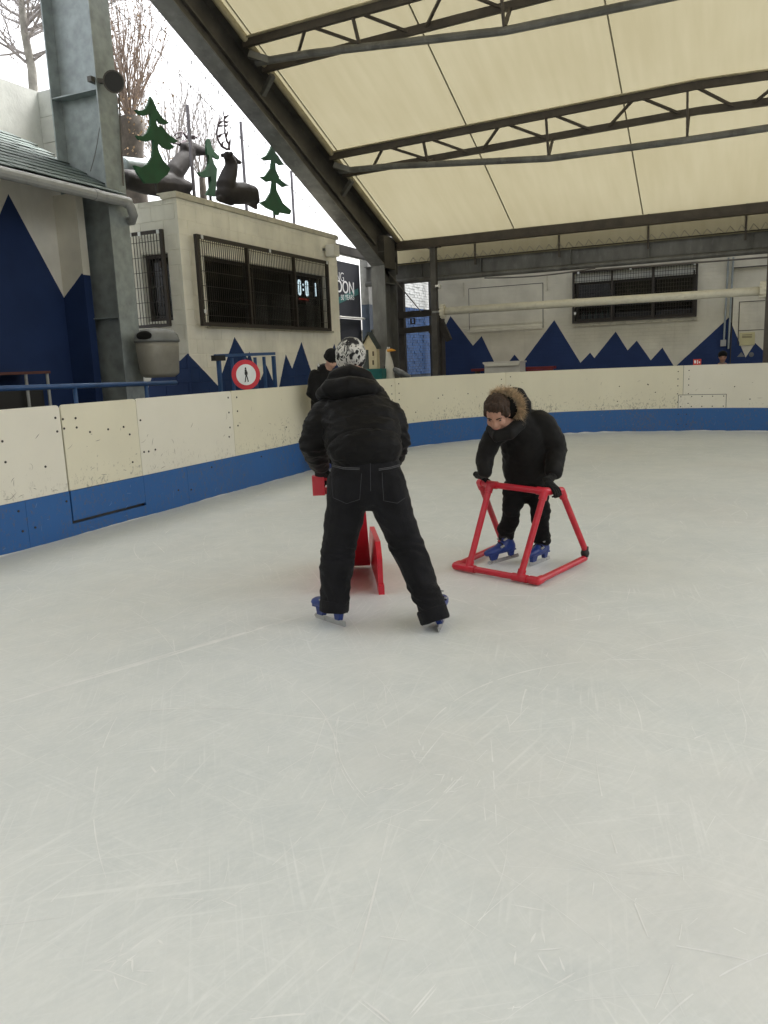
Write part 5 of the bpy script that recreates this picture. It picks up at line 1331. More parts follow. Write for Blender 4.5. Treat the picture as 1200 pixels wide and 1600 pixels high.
def hand(k, wrist, palm_dir, bar_dir, curl_dir, s, spread=.0):
    """gripping hand: palm lies over a bar; fingers wrap round it. palm_dir wrist->knuckles, bar_dir along the bar (towards the little finger), curl_dir towards the bar"""
    pd, bd, cd = Vector(palm_dir).normalized(), Vector(bar_dir).normalized(), Vector(curl_dir).normalized()
    w_ = Vector(wrist); pc2 = w_ + pd * .05 * s
    k.tube([w_ - pd * .02 * s, w_ + pd * .03 * s, w_ + pd * .085 * s], [(.026 * s, .02 * s), (.04 * s, .018 * s), (.042 * s, .014 * s)], 12, side=bd, dome=.7)
    for i, ln in enumerate((.92, 1.0, .95, .78)):
        b0_ = w_ + pd * .085 * s + bd * ((i - 1.5) * .021 * s)
        p1 = b0_ + (pd * .8 + cd * .5).normalized() * .034 * s * ln; p2 = p1 + (pd * .05 + cd).normalized() * .028 * s * ln; p3 = p2 + (cd * .6 - pd * .9).normalized() * .022 * s * ln
        k.tube([b0_ - pd * .02 * s, b0_, p1, p2, p3], [.0098 * s, .0102 * s, .0096 * s, .0088 * s, .0076 * s], 8, dome=.8)
    t0 = w_ + pd * .025 * s - bd * .03 * s; t1 = t0 - bd * .022 * s + cd * .022 * s + pd * .012 * s; t2 = t1 + cd * .028 * s + pd * .012 * s
    k.tube([t0, t1, t2], [.0135 * s, .0118 * s, .0095 * s], 8, dome=.8)
def skate(par, ankle, toe_dir, s, roll=0., pitch=0., lift=0.):
    """rental skate: boot shell, cuff, straps, blade holder, blade. ankle = where the foot stands (xy), toe_dir in the ground plane"""
    t = Vector((toe_dir[0], toe_dir[1], 0)).normalized(); x = Vector((t.y, -t.x, 0)); z = V(0, 0, 1)
    R = Matrix((x, t, z)).transposed() @ Matrix.Rotation(pitch, 3, 'X') @ Matrix.Rotation(roll, 3, 'Y')
    o = Vector((ankle[0], ankle[1], lift))
    def T(p): return o + R @ (Vector(p) * s)
    k = MB()
    k.tube([T((0, -.075, .075)), T((0, -.07, .1)), T((0, -.05, .16)), T((0, -.045, .195))], [(.034 * s, .04 * s), (.04 * s, .05 * s), (.042 * s, .052 * s), (.044 * s, .05 * s)], 14, side=x, dome=.3)
    k.tube([T((0, -.09, .105)), T((0, -.02, .108)), T((0, .07, .105)), T((0, .14, .098)), T((0, .165, .094))], [(.036 * s, .034 * s), (.042 * s, .042 * s), (.045 * s, .034 * s), (.04 * s, .028 * s), (.028 * s, .022 * s)], 14, side=x, dome=.7)
    k.tube([T((0, -.03, .13)), T((0, .04, .125))], [.044 * s, .03 * s], 12, dome=.6)
    b = fuse(k, .007, 2).build('skate_boot', 'boot_blue', par, smooth=True, local=True)
    h = MB()
    h.prism([T((-.016, -.10, .075)), T((-.016, -.04, .075)), T((-.012, -.05, .028)), T((-.012, -.085, .028))], R @ V(.03 * s, 0, 0))
    h.prism([T((-.016, .05, .075)), T((-.016, .135, .075)), T((-.012, .125, .028)), T((-.012, .075, .028))], R @ V(.03 * s, 0, 0))
    h.prism([T((-.03, -.105, .082)), T((-.03, .15, .082)), T((-.03, .15, .072)), T((-.03, -.105, .072))], R @ V(.06 * s, 0, 0))
    h.build('blade_holder', 'boot_blue', b, local=True)
    h = MB(); h.prism([T((-.0025, -.135, .03)), T((-.0025, .15, .03)), T((-.0025, .165, .018)), T((-.0025, .15, .001)), T((-.0025, -.13, 0)), T((-.0025, -.14, .006))], R @ V(.004 * s, 0, 0)); h.build('blade', 'blade', b, local=True)
    h = MB()
    for (y, zz, rx_, rz_) in ((.02, .118, .047, .036), (-.045, .18, .046, .06)):
        h.tube([T((rx_ * math.cos(a) * 1.03, y - (.02 if zz > .15 else 0) * math.sin(a) + (.058 if zz > .15 else 0) * max(0, math.sin(a)) * 1.0, zz + (rz_ * math.sin(a) * 1.03 if zz < .15 else .01 * math.sin(a)))) for a in [PI * i / 10 for i in range(11)]], .006 * s, 6)
    for i in range(4): h.bar(T((-.022, .035 - i * .022, .155 + i * .018)), T((.022, .027 - i * .022, .163 + i * .018)), .006 * s)
    h.build('laces', 'lace', b, local=True)
    h = MB()
    for (y, zz) in ((-.02, .185), (.015, .135)):
        h.bar(T((.047, y, zz)), T((.047, y + .03, zz - .01)), .016 * s, .01 * s); h.bar(T((-.047, y, zz)), T((-.047, y + .03, zz - .01)), .016 * s, .01 * s)
    h.build('buckle', 'gutter', b, local=True)
    h = MB(); h.tube([T((0, -.045, .19)), T((0, -.045, .21))], [(.047 * s, .054 * s), (.046 * s, .053 * s)], 16, side=x); h.build('padded_cuff', 'lace', b, local=True)
    return b
def wrinkle(sc1, amp1, sc2=0, amp2=0, st=(1, 1, 1)):
    def f(c):
        v = Vector((c.x * st[0], c.y * st[1], c.z * st[2]))
        d = amp1 * noise.noise(v * sc1) + (amp2 * noise.noise(v * sc2 + Vector((7, 3, 1))) if amp2 else 0)
        return d
    return f

# ---- main skater, seen from behind, bending over the red aid
O1 = (-1.73, 3.78)
p1 = fig('person', O1, (-.41, .91), 'bent skater seen from behind in black padded jacket and baggy black jeans')
HL, HR = V(-.18, .0, .80), V(.01, -.02, .80)
KL, KR = V(-.255, .05, .43), V(.115, .03, .44)
AL, AR = V(-.285, .0, .13), V(.245, -.12, .09)
SHL, SHR = V(-.30, .20, 1.165), V(.04, .18, 1.155)
EL, ER = V(-.365, .13, .985), V(.08, .15, .98)
WL, WR = V(-.352, .345, .825), V(.06, .37, .825)
HC = V(-.155, .455, 1.415)
hrot = Matrix.Rotation(-.75, 3, 'X')
k = MB()   # the body itself, under the clothes
limb(k, [(-.085, .0, .78), (-.09, .05, .93), (-.12, .17, 1.08), (-.135, .24, 1.17)], [(.135, .09), (.115, .08), (.15, .095), (.12, .075)])
limb(k, [(-.135, .24, 1.17), (-.15, .36, 1.28), (-.155, .42, 1.34)], [.07, .05, .05])
head_shape(k, HC, hrot, .215)
for a, b, c in ((HL, KL, AL), (HR, KR, AR)): limb(k, [a, (a + b) / 2, b, (b + c) / 2, c], [.075, .068, .05, .048, .036])
for a, b, c in ((SHL, EL, WL), (SHR, ER, WR)): limb(k, [a, b, c], [.045, .036, .026])
for wv in (WL, WR): k.ell(wv + V(0, .05, -.01), (.035, .05, .014))
fuse(k, .011, 2).build('body', 'skin', p1, smooth=True, local=True)
# jeans: seat and two baggy legs
k = MB()
limb(k, [(-.085, .0, .74), (-.085, .0, .81), (-.085, .01, .90), (-.085, .03, .95)], [(.18, .125), (.188, .13), (.18, .122), (.17, .115)])
limb(k, [(-.185, .0, .80), (-.205, .02, .62), KL, (-.275, .03, .27), (-.285, .0, .16), (-.29, -.005, .14)], [(.108, .125), (.107, .115), (.096, .10), (.088, .092), (.080, .088), (.080, .088)])
limb(k, [(.012, -.01, .80), (.05, .0, .62), KR, (.185, -.04, .26), (.238, -.11, .12), (.244, -.118, .105)], [(.108, .125), (.102, .115), (.094, .10), (.084, .09), (.078, .085), (.078, .085)])
def jeans_disp(c):
    d = .010 * noise.noise(V(c.x * 6, c.y * 6, c.z * 7)) + .0055 * (1 - 2.2 * abs(noise.noise(V(c.x * 10 + c.z * 5, c.y * 9, c.z * 13 + c.x * 4)))) - .002
    for kz, kx in ((.20, -.27), (.16, .2), (.40, -.24), (.42, .12)):     # folds bunching at the hem and behind the knee
        g = math.exp(-((c.z - kz) / .10) ** 2) * math.exp(-((c.x - kx) / .12) ** 2); d += g * .006 * math.sin(c.z * 80 + 14 * noise.noise(c * 5) + c.x * 45)
    return d
jk = fuse(k, .0095, 2, jeans_disp)
jeans_bvh_bm = jk.bm.copy()
jeans = jk.build('jeans', 'denim_black', p1, smooth=True, local=True)
mw1 = Matrix.Translation(p1.location) @ Matrix.Rotation(p1.rotation_euler.z, 4, 'Z'); mi1 = mw1.inverted()
bvh = BVHTree.FromBMesh(jeans_bvh_bm); o_ = mi1 @ V(0, 0, CAMZ)
def on_mesh(bv, u, v, lift=.0012):
    d = (mi1.to_3x3() @ (CM @ V(u - 600, v - 800, F_PX))).normalized(); h = bv.ray_cast(o_, d)
    return h[0] - d * lift if h[0] else None
def seamline(bv, px, r=.0013, n_=8, nm='stitching', m='stitch', par=None):
    k = MB(); ok = False
    for ln in px:
        pts = []
        for a, b in zip(ln, ln[1:]):
            for i in range(n_): pts.append(on_mesh(bv, a[0] + (b[0] - a[0]) * i / n_, a[1] + (b[1] - a[1]) * i / n_))
        pts = [q for q in pts if q is not None]
        if len(pts) > 2: k.tube(pts, r, 5); ok = True
    return k.build(nm, m, par, local=True) if ok else None
def zz(L_): return [(460 + x / 6, 660 + y / 6) for x, y in L_]
seamline(bvh, [zz([(355, 398), (460, 424), (635, 430)]), zz([(352, 410), (460, 437), (632, 443)]), zz([(790, 436), (900, 420), (1000, 392)]), zz([(792, 448), (900, 433), (1003, 404)])], .0019, m='stitch', par=jeans)
mat('stitch_dim', (.04, .04, .045), .8, 0, .2, 40)
seamline(bvh, [zz([(352, 410), (350, 560), (362, 705), (490, 762), (612, 722), (632, 443)]), zz([(822, 470), (828, 600), (838, 735), (965, 758), (1048, 700)]), zz([(705, 300), (712, 400), (716, 680)]), zz([(480, 330), (600, 358), (700, 370), (800, 360), (940, 315)])], .0014, m='stitch_dim', par=jeans)
for a, b, hx in ((V(-.285, .0, .15), V(-.292, -.008, .085), 0), (V(.232, -.105, .115), V(.252, -.128, .045), 0)):
    k = MB(); k.tube([a, b], [(.083, .093), (.083, .093)], 18, side=(1, 0, 0)); fuse(k, .009, 1, wrinkle(14, .004)).build('turned_hem', 'denim_black', jeans, smooth=True, local=True)
# jacket: torso with quilt lines, sleeves, hood
k = MB()
limb(k, [(-.085, .0, .96), (-.088, .03, .995), (-.10, .09, 1.06), (-.125, .165, 1.14), (-.14, .235, 1.20), (-.15, .29, 1.225)], [(.198, .142), (.202, .145), (.212, .14), (.21, .125), (.18, .1), (.115, .075)])
limb(k, [(-.085, .0, .955), (-.086, .01, .97)], [(.196, .14), (.2, .144)])
limb(k, [SHL + V(.06, 0, .0), SHL + V(-.005, -.0, -.035), (SHL + EL) / 2 + V(-.008, -.015, 0), EL, (EL + WL) / 2, WL + V(0, -.035, .025)], [.085, .09, .084, .08, .066, .05])
limb(k, [SHR + V(-.06, 0, .0), SHR + V(.005, 0, -.035), (SHR + ER) / 2 + V(.004, -.015, 0), ER, (ER + WR) / 2, WR + V(0, -.035, .025)], [.085, .09, .084, .08, .066, .05])
ax = V(-.05, .24, .28).normalized()
def jacket_disp(c):
    t = (c - V(-.085, 0, .93)).dot(ax)
    rg = lambda v: 1 - abs(noise.noise(v)) * 2.2
    d = .008 * noise.noise(V(c.x * 6, c.y * 6, c.z * 15)) + .0075 * rg(V(c.x * 6 + c.z * 3, c.y * 7, c.z * 19)) + .0045 * rg(V(c.x * 14 + 4, c.y * 12, c.z * 33 + c.x * 9)) + .0015 * noise.noise(c * 70) - .006
    # baffles across the back
    if abs(c.x + .12) < .19: d += .0055 * (abs(math.sin(t * PI / .078 + 1.2 * noise.noise(V(c.x * 5, 0, c.z * 4)))) ** .7 - .5)
    d -= .010 * math.exp(-((t - .055) / .012) ** 2) if abs(c.x + .09) < .25 and c.y < .2 else 0
    # sleeve folds at the elbows
    for E_ in (EL, ER): 
        g = math.exp(-((c - E_).length / .085) ** 2); d += g * .008 * math.sin((c.z * 1.0 + c.y * .6) * 120 + 8 * noise.noise(c * 8))
    return d
jb = fuse(k, .0095, 2, jacket_disp)
jb_b = jb.bm.copy()
jacket = jb.build('jacket', 'jacket_black', p1, smooth=True, local=True)
k = MB()   # hood lying over the shoulders
limb(k, [(-.30, .24, 1.245), (-.26, .16, 1.275), (-.16, .125, 1.285), (-.06, .16, 1.265), (-.012, .24, 1.235)], [(.045, .055), (.055, .062), (.06, .066), (.055, .062), (.042, .055)], side=(0, 0, 1))
limb(k, [(-.285, .27, 1.27), (-.24, .25, 1.33), (-.155, .24, 1.355), (-.07, .25, 1.325), (-.03, .27, 1.26)], [.045, .05, .055, .05, .045], side=(0, 0, 1))
limb(k, [(-.155, .2, 1.25), (-.155, .27, 1.31)], [(.12, .07), (.11, .06)])
fuse(k, .0095, 3, wrinkle(9, .01, 24, .004, (1, 1, 1.6))).build('hood', 'jacket_black', jacket, smooth=True, local=True)
k = MB(); limb(k, [(-.086, .0, .950), (-.086, .006, .968)], [(.199, .143), (.202, .146)]); fuse(k, .0095, 2, wrinkle(10, .006, 40, .002)).build('hem_band', 'jacket_black', jacket, smooth=True, local=True)
# beanie with a scribbled white pattern
def scribble():
    m = bpy.data.materials.new('beanie_scribble'); m.use_nodes = True; n = m.node_tree.nodes; L = m.node_tree.links; b = n['Principled BSDF']
    tc = n.new('ShaderNodeTexCoord'); ns = n.new('ShaderNodeTexNoise'); ns.inputs['Scale'].default_value = 13; ns.inputs['Detail'].default_value = 1; L.new(tc.outputs['Object'], ns.inputs['Vector'])
    mxv = n.new('ShaderNodeMix'); mxv.data_type = 'VECTOR'; mxv.inputs[0].default_value = .11; L.new(tc.outputs['Object'], mxv.inputs[4]); L.new(ns.outputs['Color'], mxv.inputs[5])
    mp = n.new('ShaderNodeMapping'); mp.inputs['Scale'].default_value = (1.5, 1, .55); L.new(mxv.outputs[1], mp.inputs[0])
    vo = n.new('ShaderNodeTexVoronoi'); vo.feature = 'DISTANCE_TO_EDGE'; vo.inputs['Scale'].default_value = 46; L.new(mp.outputs[0], vo.inputs['Vector'])
    lt = n.new('ShaderNodeMapRange'); lt.inputs[1].default_value = .13; lt.inputs[2].default_value = .2; lt.inputs[3].default_value = 1; lt.inputs[4].default_value = 0; L.new(vo.outputs[0], lt.inputs[0])
    n2 = n.new('ShaderNodeTexNoise'); n2.inputs['Scale'].default_value = 16; L.new(tc.outputs['Object'], n2.inputs['Vector'])
    g = n.new('ShaderNodeMapRange'); g.inputs[1].default_value = .38; g.inputs[2].default_value = .46; L.new(n2.outputs[0], g.inputs[0])
    mm = n.new('ShaderNodeMath'); mm.operation = 'MULTIPLY'; L.new(lt.outputs[0], mm.inputs[0]); L.new(g.outputs[0], mm.inputs[1])
    c = n.new('ShaderNodeMix'); c.data_type = 'RGBA'; c.inputs[6].default_value = (.012, .012, .013, 1); c.inputs[7].default_value = (.55, .54, .5, 1); L.new(mm.outputs[0], c.inputs[0]); L.new(c.outputs[2], b.inputs['Base Color']); b.inputs['Roughness'].default_value = .95
    MATS['beanie_scribble'] = m
scribble()
k = MB(); k.ell(HC + hrot @ V(0, -.02, .045), (.088, .104, .09), hrot, 22); k.ell(HC + hrot @ V(0, -.03, .0), (.087, .1, .06), hrot, 20)
fuse(k, .008, 2, wrinkle(16, .004)).build('beanie', 'beanie_scribble', p1, smooth=True, local=True)
face_parts(HC, hrot, .215, p1)
for wv, sgn in ((WL, 1), (WR, -1)):
    k = MB(); hand(k, wv, V(0, .75, -.55), V(-sgn, 0, 0), V(0, -.1, -1), 1.0); fuse(k, .0042, 1).build('glove', 'glove', p1, smooth=True, local=True)
skate(p1, (-.315, .045), (-.62, .78), 1.0, roll=.12, pitch=-.05, lift=.004)
skate(p1, (.298, -.045), (.22, .97), 1.0, roll=-.26, pitch=.02, lift=.004)

# ---- red plastic skating aid in front of the main skater
def loc1(r, f_, z): return mw1 @ V(r, f_, z)
aid = empty('skating_aid', loc1(-.2, .9, 0), 'red plastic sled shaped skating aid pushed by the skater in jeans', 'skating aid', None, p1.rotation_euler.z)
def A(r, f_, z): return V(r + .2, f_ - .9, z)
k = MB(); k.prism([A(-.30, 1.27, .02), A(-.30, .50, .70), A(-.30, .46, .70), A(-.30, 1.22, .02)], (.185, 0, 0)); k.bevel(.012); k.build('back_board', 'plastic_red', aid, local=True)
for r0, r1 in ((-.31, -.345), (-.055, -.115)):      # side plates converge towards the front
    def q_(f_, z): return A(r0 + (r1 - r0) * (f_ - .58) / .7, f_, z)
    k = MB(); k.prism([q_(.58, .03), q_(1.36, .02), q_(1.38, .12), q_(1.2, .30), q_(.68, .31), q_(.58, .22)], (.032, 0, 0)); k.bevel(.008, 2); k.build('side_plate', 'plastic_red', aid, local=True)
    k = MB(); k.prism([q_(.56, 0), q_(.68, 0), q_(.68, .06), q_(.56, .06)], (.036, 0, 0)); k.bevel(.006); k.build('runner_foot', 'plastic_red', aid, local=True)
k = MB(); k.tube([A(-.36, .435, .76), A(.08, .435, .76)], .021, 12, dome=.5); k.build('handle_bar', 'plastic_red', aid, smooth=True, local=True)
for r0 in (-.41, .045):
    k = MB(); k.box(A(r0, .40, .66), A(r0 + .07, .46, .775)); k.bevel(.012, 2); k.build('grip_block', 'plastic_red', aid, local=True)
k = MB(); k.box(A(-.40, .44, .66), A(.11, .475, .70)); k.bevel(.008); k.build('top_rail', 'plastic_red', aid, local=True)

# ---- child behind the red walker
O2 = (-1.36, 5.3)
p2 = fig('person', O2, (.25, -.97), 'bent child in black fur hooded jacket holding the red pipe walker')
mw2 = Matrix.Translation(p2.location) @ Matrix.Rotation(p2.rotation_euler.z, 4, 'Z'); mi2 = mw2.inverted()
hC = V(.168, .275, 1.055); rot2 = Matrix.Rotation(-.2, 3, 'Z') @ Matrix.Rotation(-.62, 3, 'X'); HS2 = .232
aL, aR = V(.125, -.02, .17), V(-.125, .0, .15); kL, kR = V(.085, .05, .36), V(-.11, .03, .355)
sL, sR = V(.20, .19, .895), V(-.14, .07, .955); eL, eR = V(.252, .20, .765), V(-.215, .04, .775); wL, wR = V(.252, .265, .655), V(-.195, .175, .625)
k = MB()
limb(k, [(-.02, -.05, .53), (-.02, -.03, .65), (.0, .04, .80), (.03, .11, .92)], [(.10, .075), (.10, .075), (.12, .085), (.10, .065)])
limb(k, [(.03, .11, .92), (.10, .19, .975), (.14, .235, .99)], [.055, .045, .045])
head_shape(k, hC, rot2, HS2)
for a, b, c in ((V(.05, -.05, .53), kL, aL), (V(-.09, -.05, .53), kR, aR)): limb(k, [a, b, c], [.055, .042, .032])
for a, b, c in ((sL, eL, wL), (sR, eR, wR)): limb(k, [a, b, c], [.036, .03, .022])
fuse(k, .0085, 2).build('body', 'skin', p2, smooth=True, local=True)
face_parts(hC, rot2, HS2, p2)
k = MB()
for p_, r_q in (((0, -.1, .17), (.36, .42, .36)), ((0, -.22, .0), (.33, .26, .33)), ((0, .15, .36), (.27, .17, .13)), ((.12, .25, .33), (.10, .06, .08)), ((-.06, .27, .34), (.12, .06, .08)), ((-.19, .2, .27), (.07, .06, .1)), ((.28, .02, .08), (.09, .17, .18)), ((-.28, .02, .08), (.09, .17, .18))): k.ell(hC + rot2 @ (Vector(p_) * HS2), [q * HS2 for q in r_q], rot2, 16)
fuse(k, .0055, 1, lambda q: .007 * noise.noise(V(q.x * 60, q.y * 30, q.z * 26)) + .004 * noise.noise(V(q.x * 150, q.y * 70, q.z * 60))).build('hair', 'hair_brown', p2, smooth=True, local=True)
k = MB()   # trousers
limb(k, [(-.02, -.05, .50), (-.02, -.05, .56), (-.02, -.045, .64)], [(.135, .11), (.14, .115), (.13, .105)])
limb(k, [(.055, -.04, .53), (.07, .0, .45), kL, (.11, .015, .26), aL + V(0, 0, .035), aL + V(0.003, 0, .015)], [.082, .077, .068, .06, .058, .056])
limb(k, [(-.09, -.05, .53), (-.10, -.01, .45), kR, (-.12, .0, .25), aR + V(0, 0, .035), aR + V(0, 0, .015)], [.082, .075, .066, .06, .06, .058])
fuse(k, .0085, 2, wrinkle(9, .014, 20, .008, (1, 1, 1.9))).build('trousers', 'trousers_black', p2, smooth=True, local=True)
k = MB()   # parka
limb(k, [(-.025, -.045, .605), (-.025, -.04, .66), (-.02, -.01, .75), (-.01, .03, .85), (.01, .07, .93), (.05, .12, .985)], [(.165, .13), (.168, .135), (.165, .135), (.165, .13), (.16, .12), (.105, .08)])
limb(k, [(.0, .03, .92), (-.06, .01, .98)], [(.12, .09), (.10, .08)])
limb(k, [sL + V(-.05, -.03, .03), sL, (sL + eL) / 2, eL, wL + V(0, -.01, .02)], [.075, .072, .068, .064, .05])
limb(k, [sR + V(.05, 0, .02), sR, (sR + eR) / 2 + V(-.01, 0, 0), eR, wR + V(0, -.02, .03)], [.085, .085, .082, .076, .058])
parka = fuse(k, .0085, 2, wrinkle(8, .011, 22, .005, (1, 1, 1.4))).build('parka', 'jacket_child', p2, smooth=True, local=True)
k = MB()
hd = V(.075, .13, 1.075)
limb(k, [hd + V(-.02, -.06, -.075), hd + V(-.015, -.045, .02), hd + V(.0, .0, .085)], [(.11, .07), (.12, .08), (.095, .06)])
limb(k, [hd + V(.11, .05, -.09), hd + V(.02, -.05, -.10), hd + V(-.07, .03, -.09)], [.05, .065, .05])
limb(k, [hd + V(.13, .06, -.13), hd + V(.09, .16, -.165), hd + V(.02, .14, -.15), hd + V(-.05, .06, -.10)], [.042, .045, .045, .045])
limb(k, [hd + V(.0, -.03, .0), hd + V(.05, .04, .02)], [.09, .08])
fuse(k, .0085, 2, wrinkle(10, .008)).build('hood', 'jacket_child', parka, smooth=True, local=True)
# fur trim: an arc of hairs round the hood opening
k = MB(); rf = random.Random(5)
fdir = rot2 @ V(0, 1, .15)
cen = hC * .6 + hd * .4 + V(-.012, -.01, .02); exx = rot2 @ V(1, 0, 0); ezz = rot2 @ V(0, -.25, 1).normalized()
for i in range(3600):
    a = rf.uniform(.75, PI + 1.0); rr_ = .098 + rf.gauss(0, .009)
    base = cen + exx * (rr_ * math.cos(a)) + ezz * (rr_ * 1.12 * math.sin(a)) + fdir * rf.gauss(-.01, .016)
    outw = (exx * math.cos(a) + ezz * math.sin(a) + fdir * rf.gauss(.3, .5) + V(rf.gauss(0, .25), rf.gauss(0, .25), rf.gauss(0, .25))).normalized()
    ln_ = rf.uniform(.022, .052); sd_ = outw.orthogonal().normalized() * .0012; mid = base + outw * ln_ * .55 + V(0, 0, -.003)
    k.verts([base - sd_, base + sd_, mid + sd_ * .8, mid - sd_ * .8, base + outw * ln_ + V(rf.gauss(0, .004), rf.gauss(0, .004), -.006)], [(0, 1, 2, 3), (3, 2, 4)])
tag(k.build('fur_trim', 'fur', parka, local=True), kind='stuff')
k = MB(); limb(k, [cen + exx * (.1 * math.cos(a)) + ezz * (.112 * math.sin(a)) + fdir * -.02 for a in [.75 + (PI + .2) * i / 12 for i in range(13)]], .02, n=8); k.build('fur_backing', 'fur', parka, smooth=True, local=True)

# ---- red pipe walker
wk = empty('pipe_walker', (-1.36, 5.2, 0), 'red plastic pipe walker frame held by the child', 'walker')
zp = .032
fl_, fr2, br, bl_ = at(712, 884, 2, zp), at(840, 908, 2, zp), at(914, 872, 2, zp), at(786, 850, 2, zp)
def along(a, b, t): return a.lerp(b, t)
uL, uR = along(fl_, fr2, .17), along(fl_, fr2, .80)
tL, tR = at(766, 757, 1, 5.10), at(851, 768, 1, 4.97)
gL, gR = at(750, 754, 1, 5.22), at(877, 767, 1, 5.10)
br_t = br + V(0, 0, .06)
def pipe(a, b, r_=.021, nm='pipe', m_='pvc_red'): k = MB(); k.tube([a, b], r_, 14); return k.build(nm, m_, wk, smooth=False)
for a, b in ((fl_, fr2), (fr2, br), (fl_, bl_), (uL, tL), (uR, tR), (tL, tR), (tL, gL), (tR, gR), (gL, bl_), (gR, br_t)): pipe(a, b)
def elbow(c, *dirs):
    k = MB(); k.ell(c, (.027, .027, .027), None, 12)
    for d in dirs: v = (d - c).normalized(); k.tube([c, c + v * .055], .0265, 14)
    k.build('fitting', 'pvc_red', wk)
for c, ds in ((fl_, (fr2, bl_)), (fr2, (fl_, br)), (uL, (fl_, fr2, tL)), (uR, (fl_, fr2, tR)), (tL, (uL, tR, gL)), (tR, (uR, tL, gR)), (gL, (tL, bl_)), (gR, (tR, br)), (bl_, (fl_, gL))): elbow(c, *ds)
k = MB(); k.ell(br + V(0, 0, .035), (.03, .03, .032), None, 12); k.tube([br + V(0, 0, .01), br_t + V(0, 0, .02)], .024, 12); k.build('corner_joint', 'black_rubber', wk, smooth=True)

# gloves on the walker
for wv, ga, gb_, sgn in ((wL, tL, gL, 1), (wR, tR, gR, -1)):
    m_ = mi2 @ ((ga + gb_) / 2); bd = (mi2.to_3x3() @ (gb_ - ga)).normalized(); top = m_ + V(0, 0, .03)
    pdv = (top - wv); pdv = (pdv - bd * pdv.dot(bd)).normalized()
    w0 = top - pdv * .062
    k = MB(); hand(k, w0, pdv, bd, V(0, 0, -1) + pdv * .25, .98); limb(k, [wv + V(0, -.0, .015), (wv + w0) / 2, w0], [.03, .028, .026]); fuse(k, .0042, 1).build('glove', 'glove', p2, smooth=True, local=True)
skate(p2, (.135, .015), (.82, .57), .86, roll=.08, pitch=-.1, lift=.012)
skate(p2, (-.11, .03), (.55, .83), .86, roll=.05, pitch=0, lift=.002)

# ---- man in a black beanie by the boards
p3 = fig('person', (-5.12, 9.42), (.85, -.35), 'adult in black beanie looking down, standing on the ice by the boards')
h3 = V(.0, .2, 1.47); r3 = Matrix.Rotation(-.6, 3, 'X')
k = MB()
limb(k, [(0, 0, .85), (0, .02, 1.0), (0, .05, 1.2), (0, .07, 1.32)], [(.15, .1), (.14, .1), (.18, .11), (.14, .08)]); limb(k, [(0, .07, 1.3), (0, .14, 1.4)], [.06, .055]); head_shape(k, h3, r3, .225)
for s_ in (-1, 1): limb(k, [(s_ * .09, 0, .85), (s_ * .1, .04, .48), (s_ * .1, .0, .14)], [.08, .058, .042]); limb(k, [(s_ * .19, .06, 1.28), (s_ * .22, .06, 1.03), (s_ * .15, .22, .95)], [.05, .042, .032]); k.ell((s_ * .1, .29, .95), (.03, .05, .02))
fuse(k, .013, 2).build('body', 'skin_old', p3, smooth=True, local=True)
k = MB(); limb(k, [(0, 0, .80), (0, .01, .95), (0, .03, 1.1), (0, .05, 1.25), (0, .07, 1.36)], [(.2, .145), (.2, .15), (.215, .15), (.21, .135), (.12, .09)])
for s_ in (-1, 1): limb(k, [(s_ * .17, .05, 1.28), (s_ * .235, .05, 1.05), (s_ * .2, .14, .96), (s_ * .14, .24, .95)], [.085, .078, .066, .05])
j3 = fuse(k, .013, 2, wrinkle(8, .012, 22, .005)).build('jacket', 'jacket_black', p3, smooth=True, local=True)
k = MB(); limb(k, [(.085, .04, 1.37), (.05, -.0, 1.395), (-.05, -.0, 1.395), (-.085, .04, 1.37)], .028, n=8); k.build('collar', 'jacket_black', j3, smooth=True, local=True)
k = MB(); limb(k, [(.1, .1, 1.34), (.085, .03, 1.41), (.06, .0, 1.425)], .012, n=8); k.build('collar_stripe', 'white_cloth', j3, smooth=True, local=True)
k = MB()
for s_ in (-1, 1): limb(k, [(s_ * .085, 0, .86), (s_ * .1, .03, .5), (s_ * .1, .0, .14)], [.105, .085, .075])
fuse(k, .013, 2, wrinkle(11, .01)).build('trousers', 'trousers_black', p3, smooth=True, local=True)
k = MB(); k.ell(h3 + r3 @ V(0, -.02, .055), (.094, .112, .098), r3, 18); k.ell(h3 + r3 @ V(0, -.03, .01), (.092, .105, .05), r3, 18); fuse(k, .009, 2, wrinkle(14, .004)).build('beanie', 'knit_black', p3, smooth=True, local=True)
face_parts(h3, r3, .225, p3)
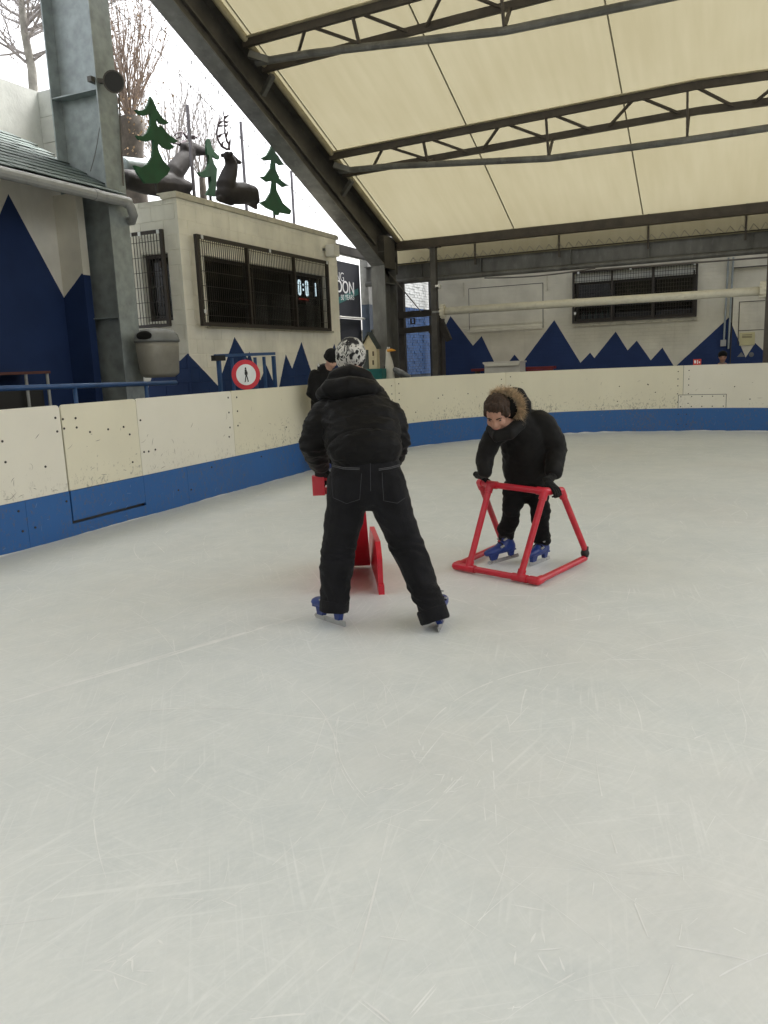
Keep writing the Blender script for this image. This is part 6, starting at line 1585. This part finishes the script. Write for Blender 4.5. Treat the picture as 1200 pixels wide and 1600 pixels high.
for s_ in (-1, 1):
    k = MB(); hand(k, V(s_ * .13, .26, .95), V(-s_ * .2, 1, -.1), V(s_, .2, 0), V(0, 0, -1), 1.0); fuse(k, .006, 1).build('glove', 'glove', p3, smooth=True, local=True)
    skate(p3, (s_ * .1, .02), (s_ * .15, 1), 1.05)

# ---- onlooker, only the head above the far boards
q_ = at(1129, 556, 1, 15.9)
p4 = fig('person', (q_.x, 15.9), (.1, -1), 'small onlooker in dark cap behind the far boards by the conduit'); p4.location.z = FL
h4 = V(0, .03, q_.z - FL - .02)
k = MB(); zt4 = h4.z - .16
limb(k, [(0, 0, zt4 * .5), (0, 0, zt4 * .8), (0, 0, zt4)], [.1, .11, .09]); limb(k, [(0, 0, zt4), h4], [.04, .04]); head_shape(k, h4, Matrix.Rotation(-.2, 3, 'X'), .2)
for s_ in (-1, 1): limb(k, [(s_ * .05, 0, zt4 * .5), (s_ * .05, 0, .03)], [.06, .035]); limb(k, [(s_ * .1, 0, zt4 * .98), (s_ * .14, .02, zt4 * .6)], [.04, .03]); k.ell((s_ * .05, .05, .03), (.03, .08, .03))
fuse(k, .012, 2).build('body', 'skin', p4, smooth=True, local=True)
k = MB(); limb(k, [(0, 0, zt4 * .45), (0, 0, zt4 * .75), (0, 0, zt4 * .98), (0, .01, zt4 + .03)], [(.14, .12), (.15, .12), (.13, .1), (.07, .07)])
for s_ in (-1, 1): limb(k, [(s_ * .1, 0, zt4 * .95), (s_ * .15, .02, zt4 * .6)], [.055, .045])
fuse(k, .012, 2).build('coat', 'scarf_grey', p4, smooth=True, local=True)
k = MB()
for s_ in (-1, 1): limb(k, [(s_ * .055, 0, zt4 * .5), (s_ * .055, 0, .05)], [.075, .055])
fuse(k, .012, 2).build('trousers', 'trousers_black', p4, smooth=True, local=True)
MB().ell(h4 + V(0, -.01, .045), (.08, .09, .07), None, 16).build('cap', 'knit_black', p4, smooth=True, local=True)
face_parts(h4, Matrix.Rotation(-.2, 3, 'X'), .2, p4)
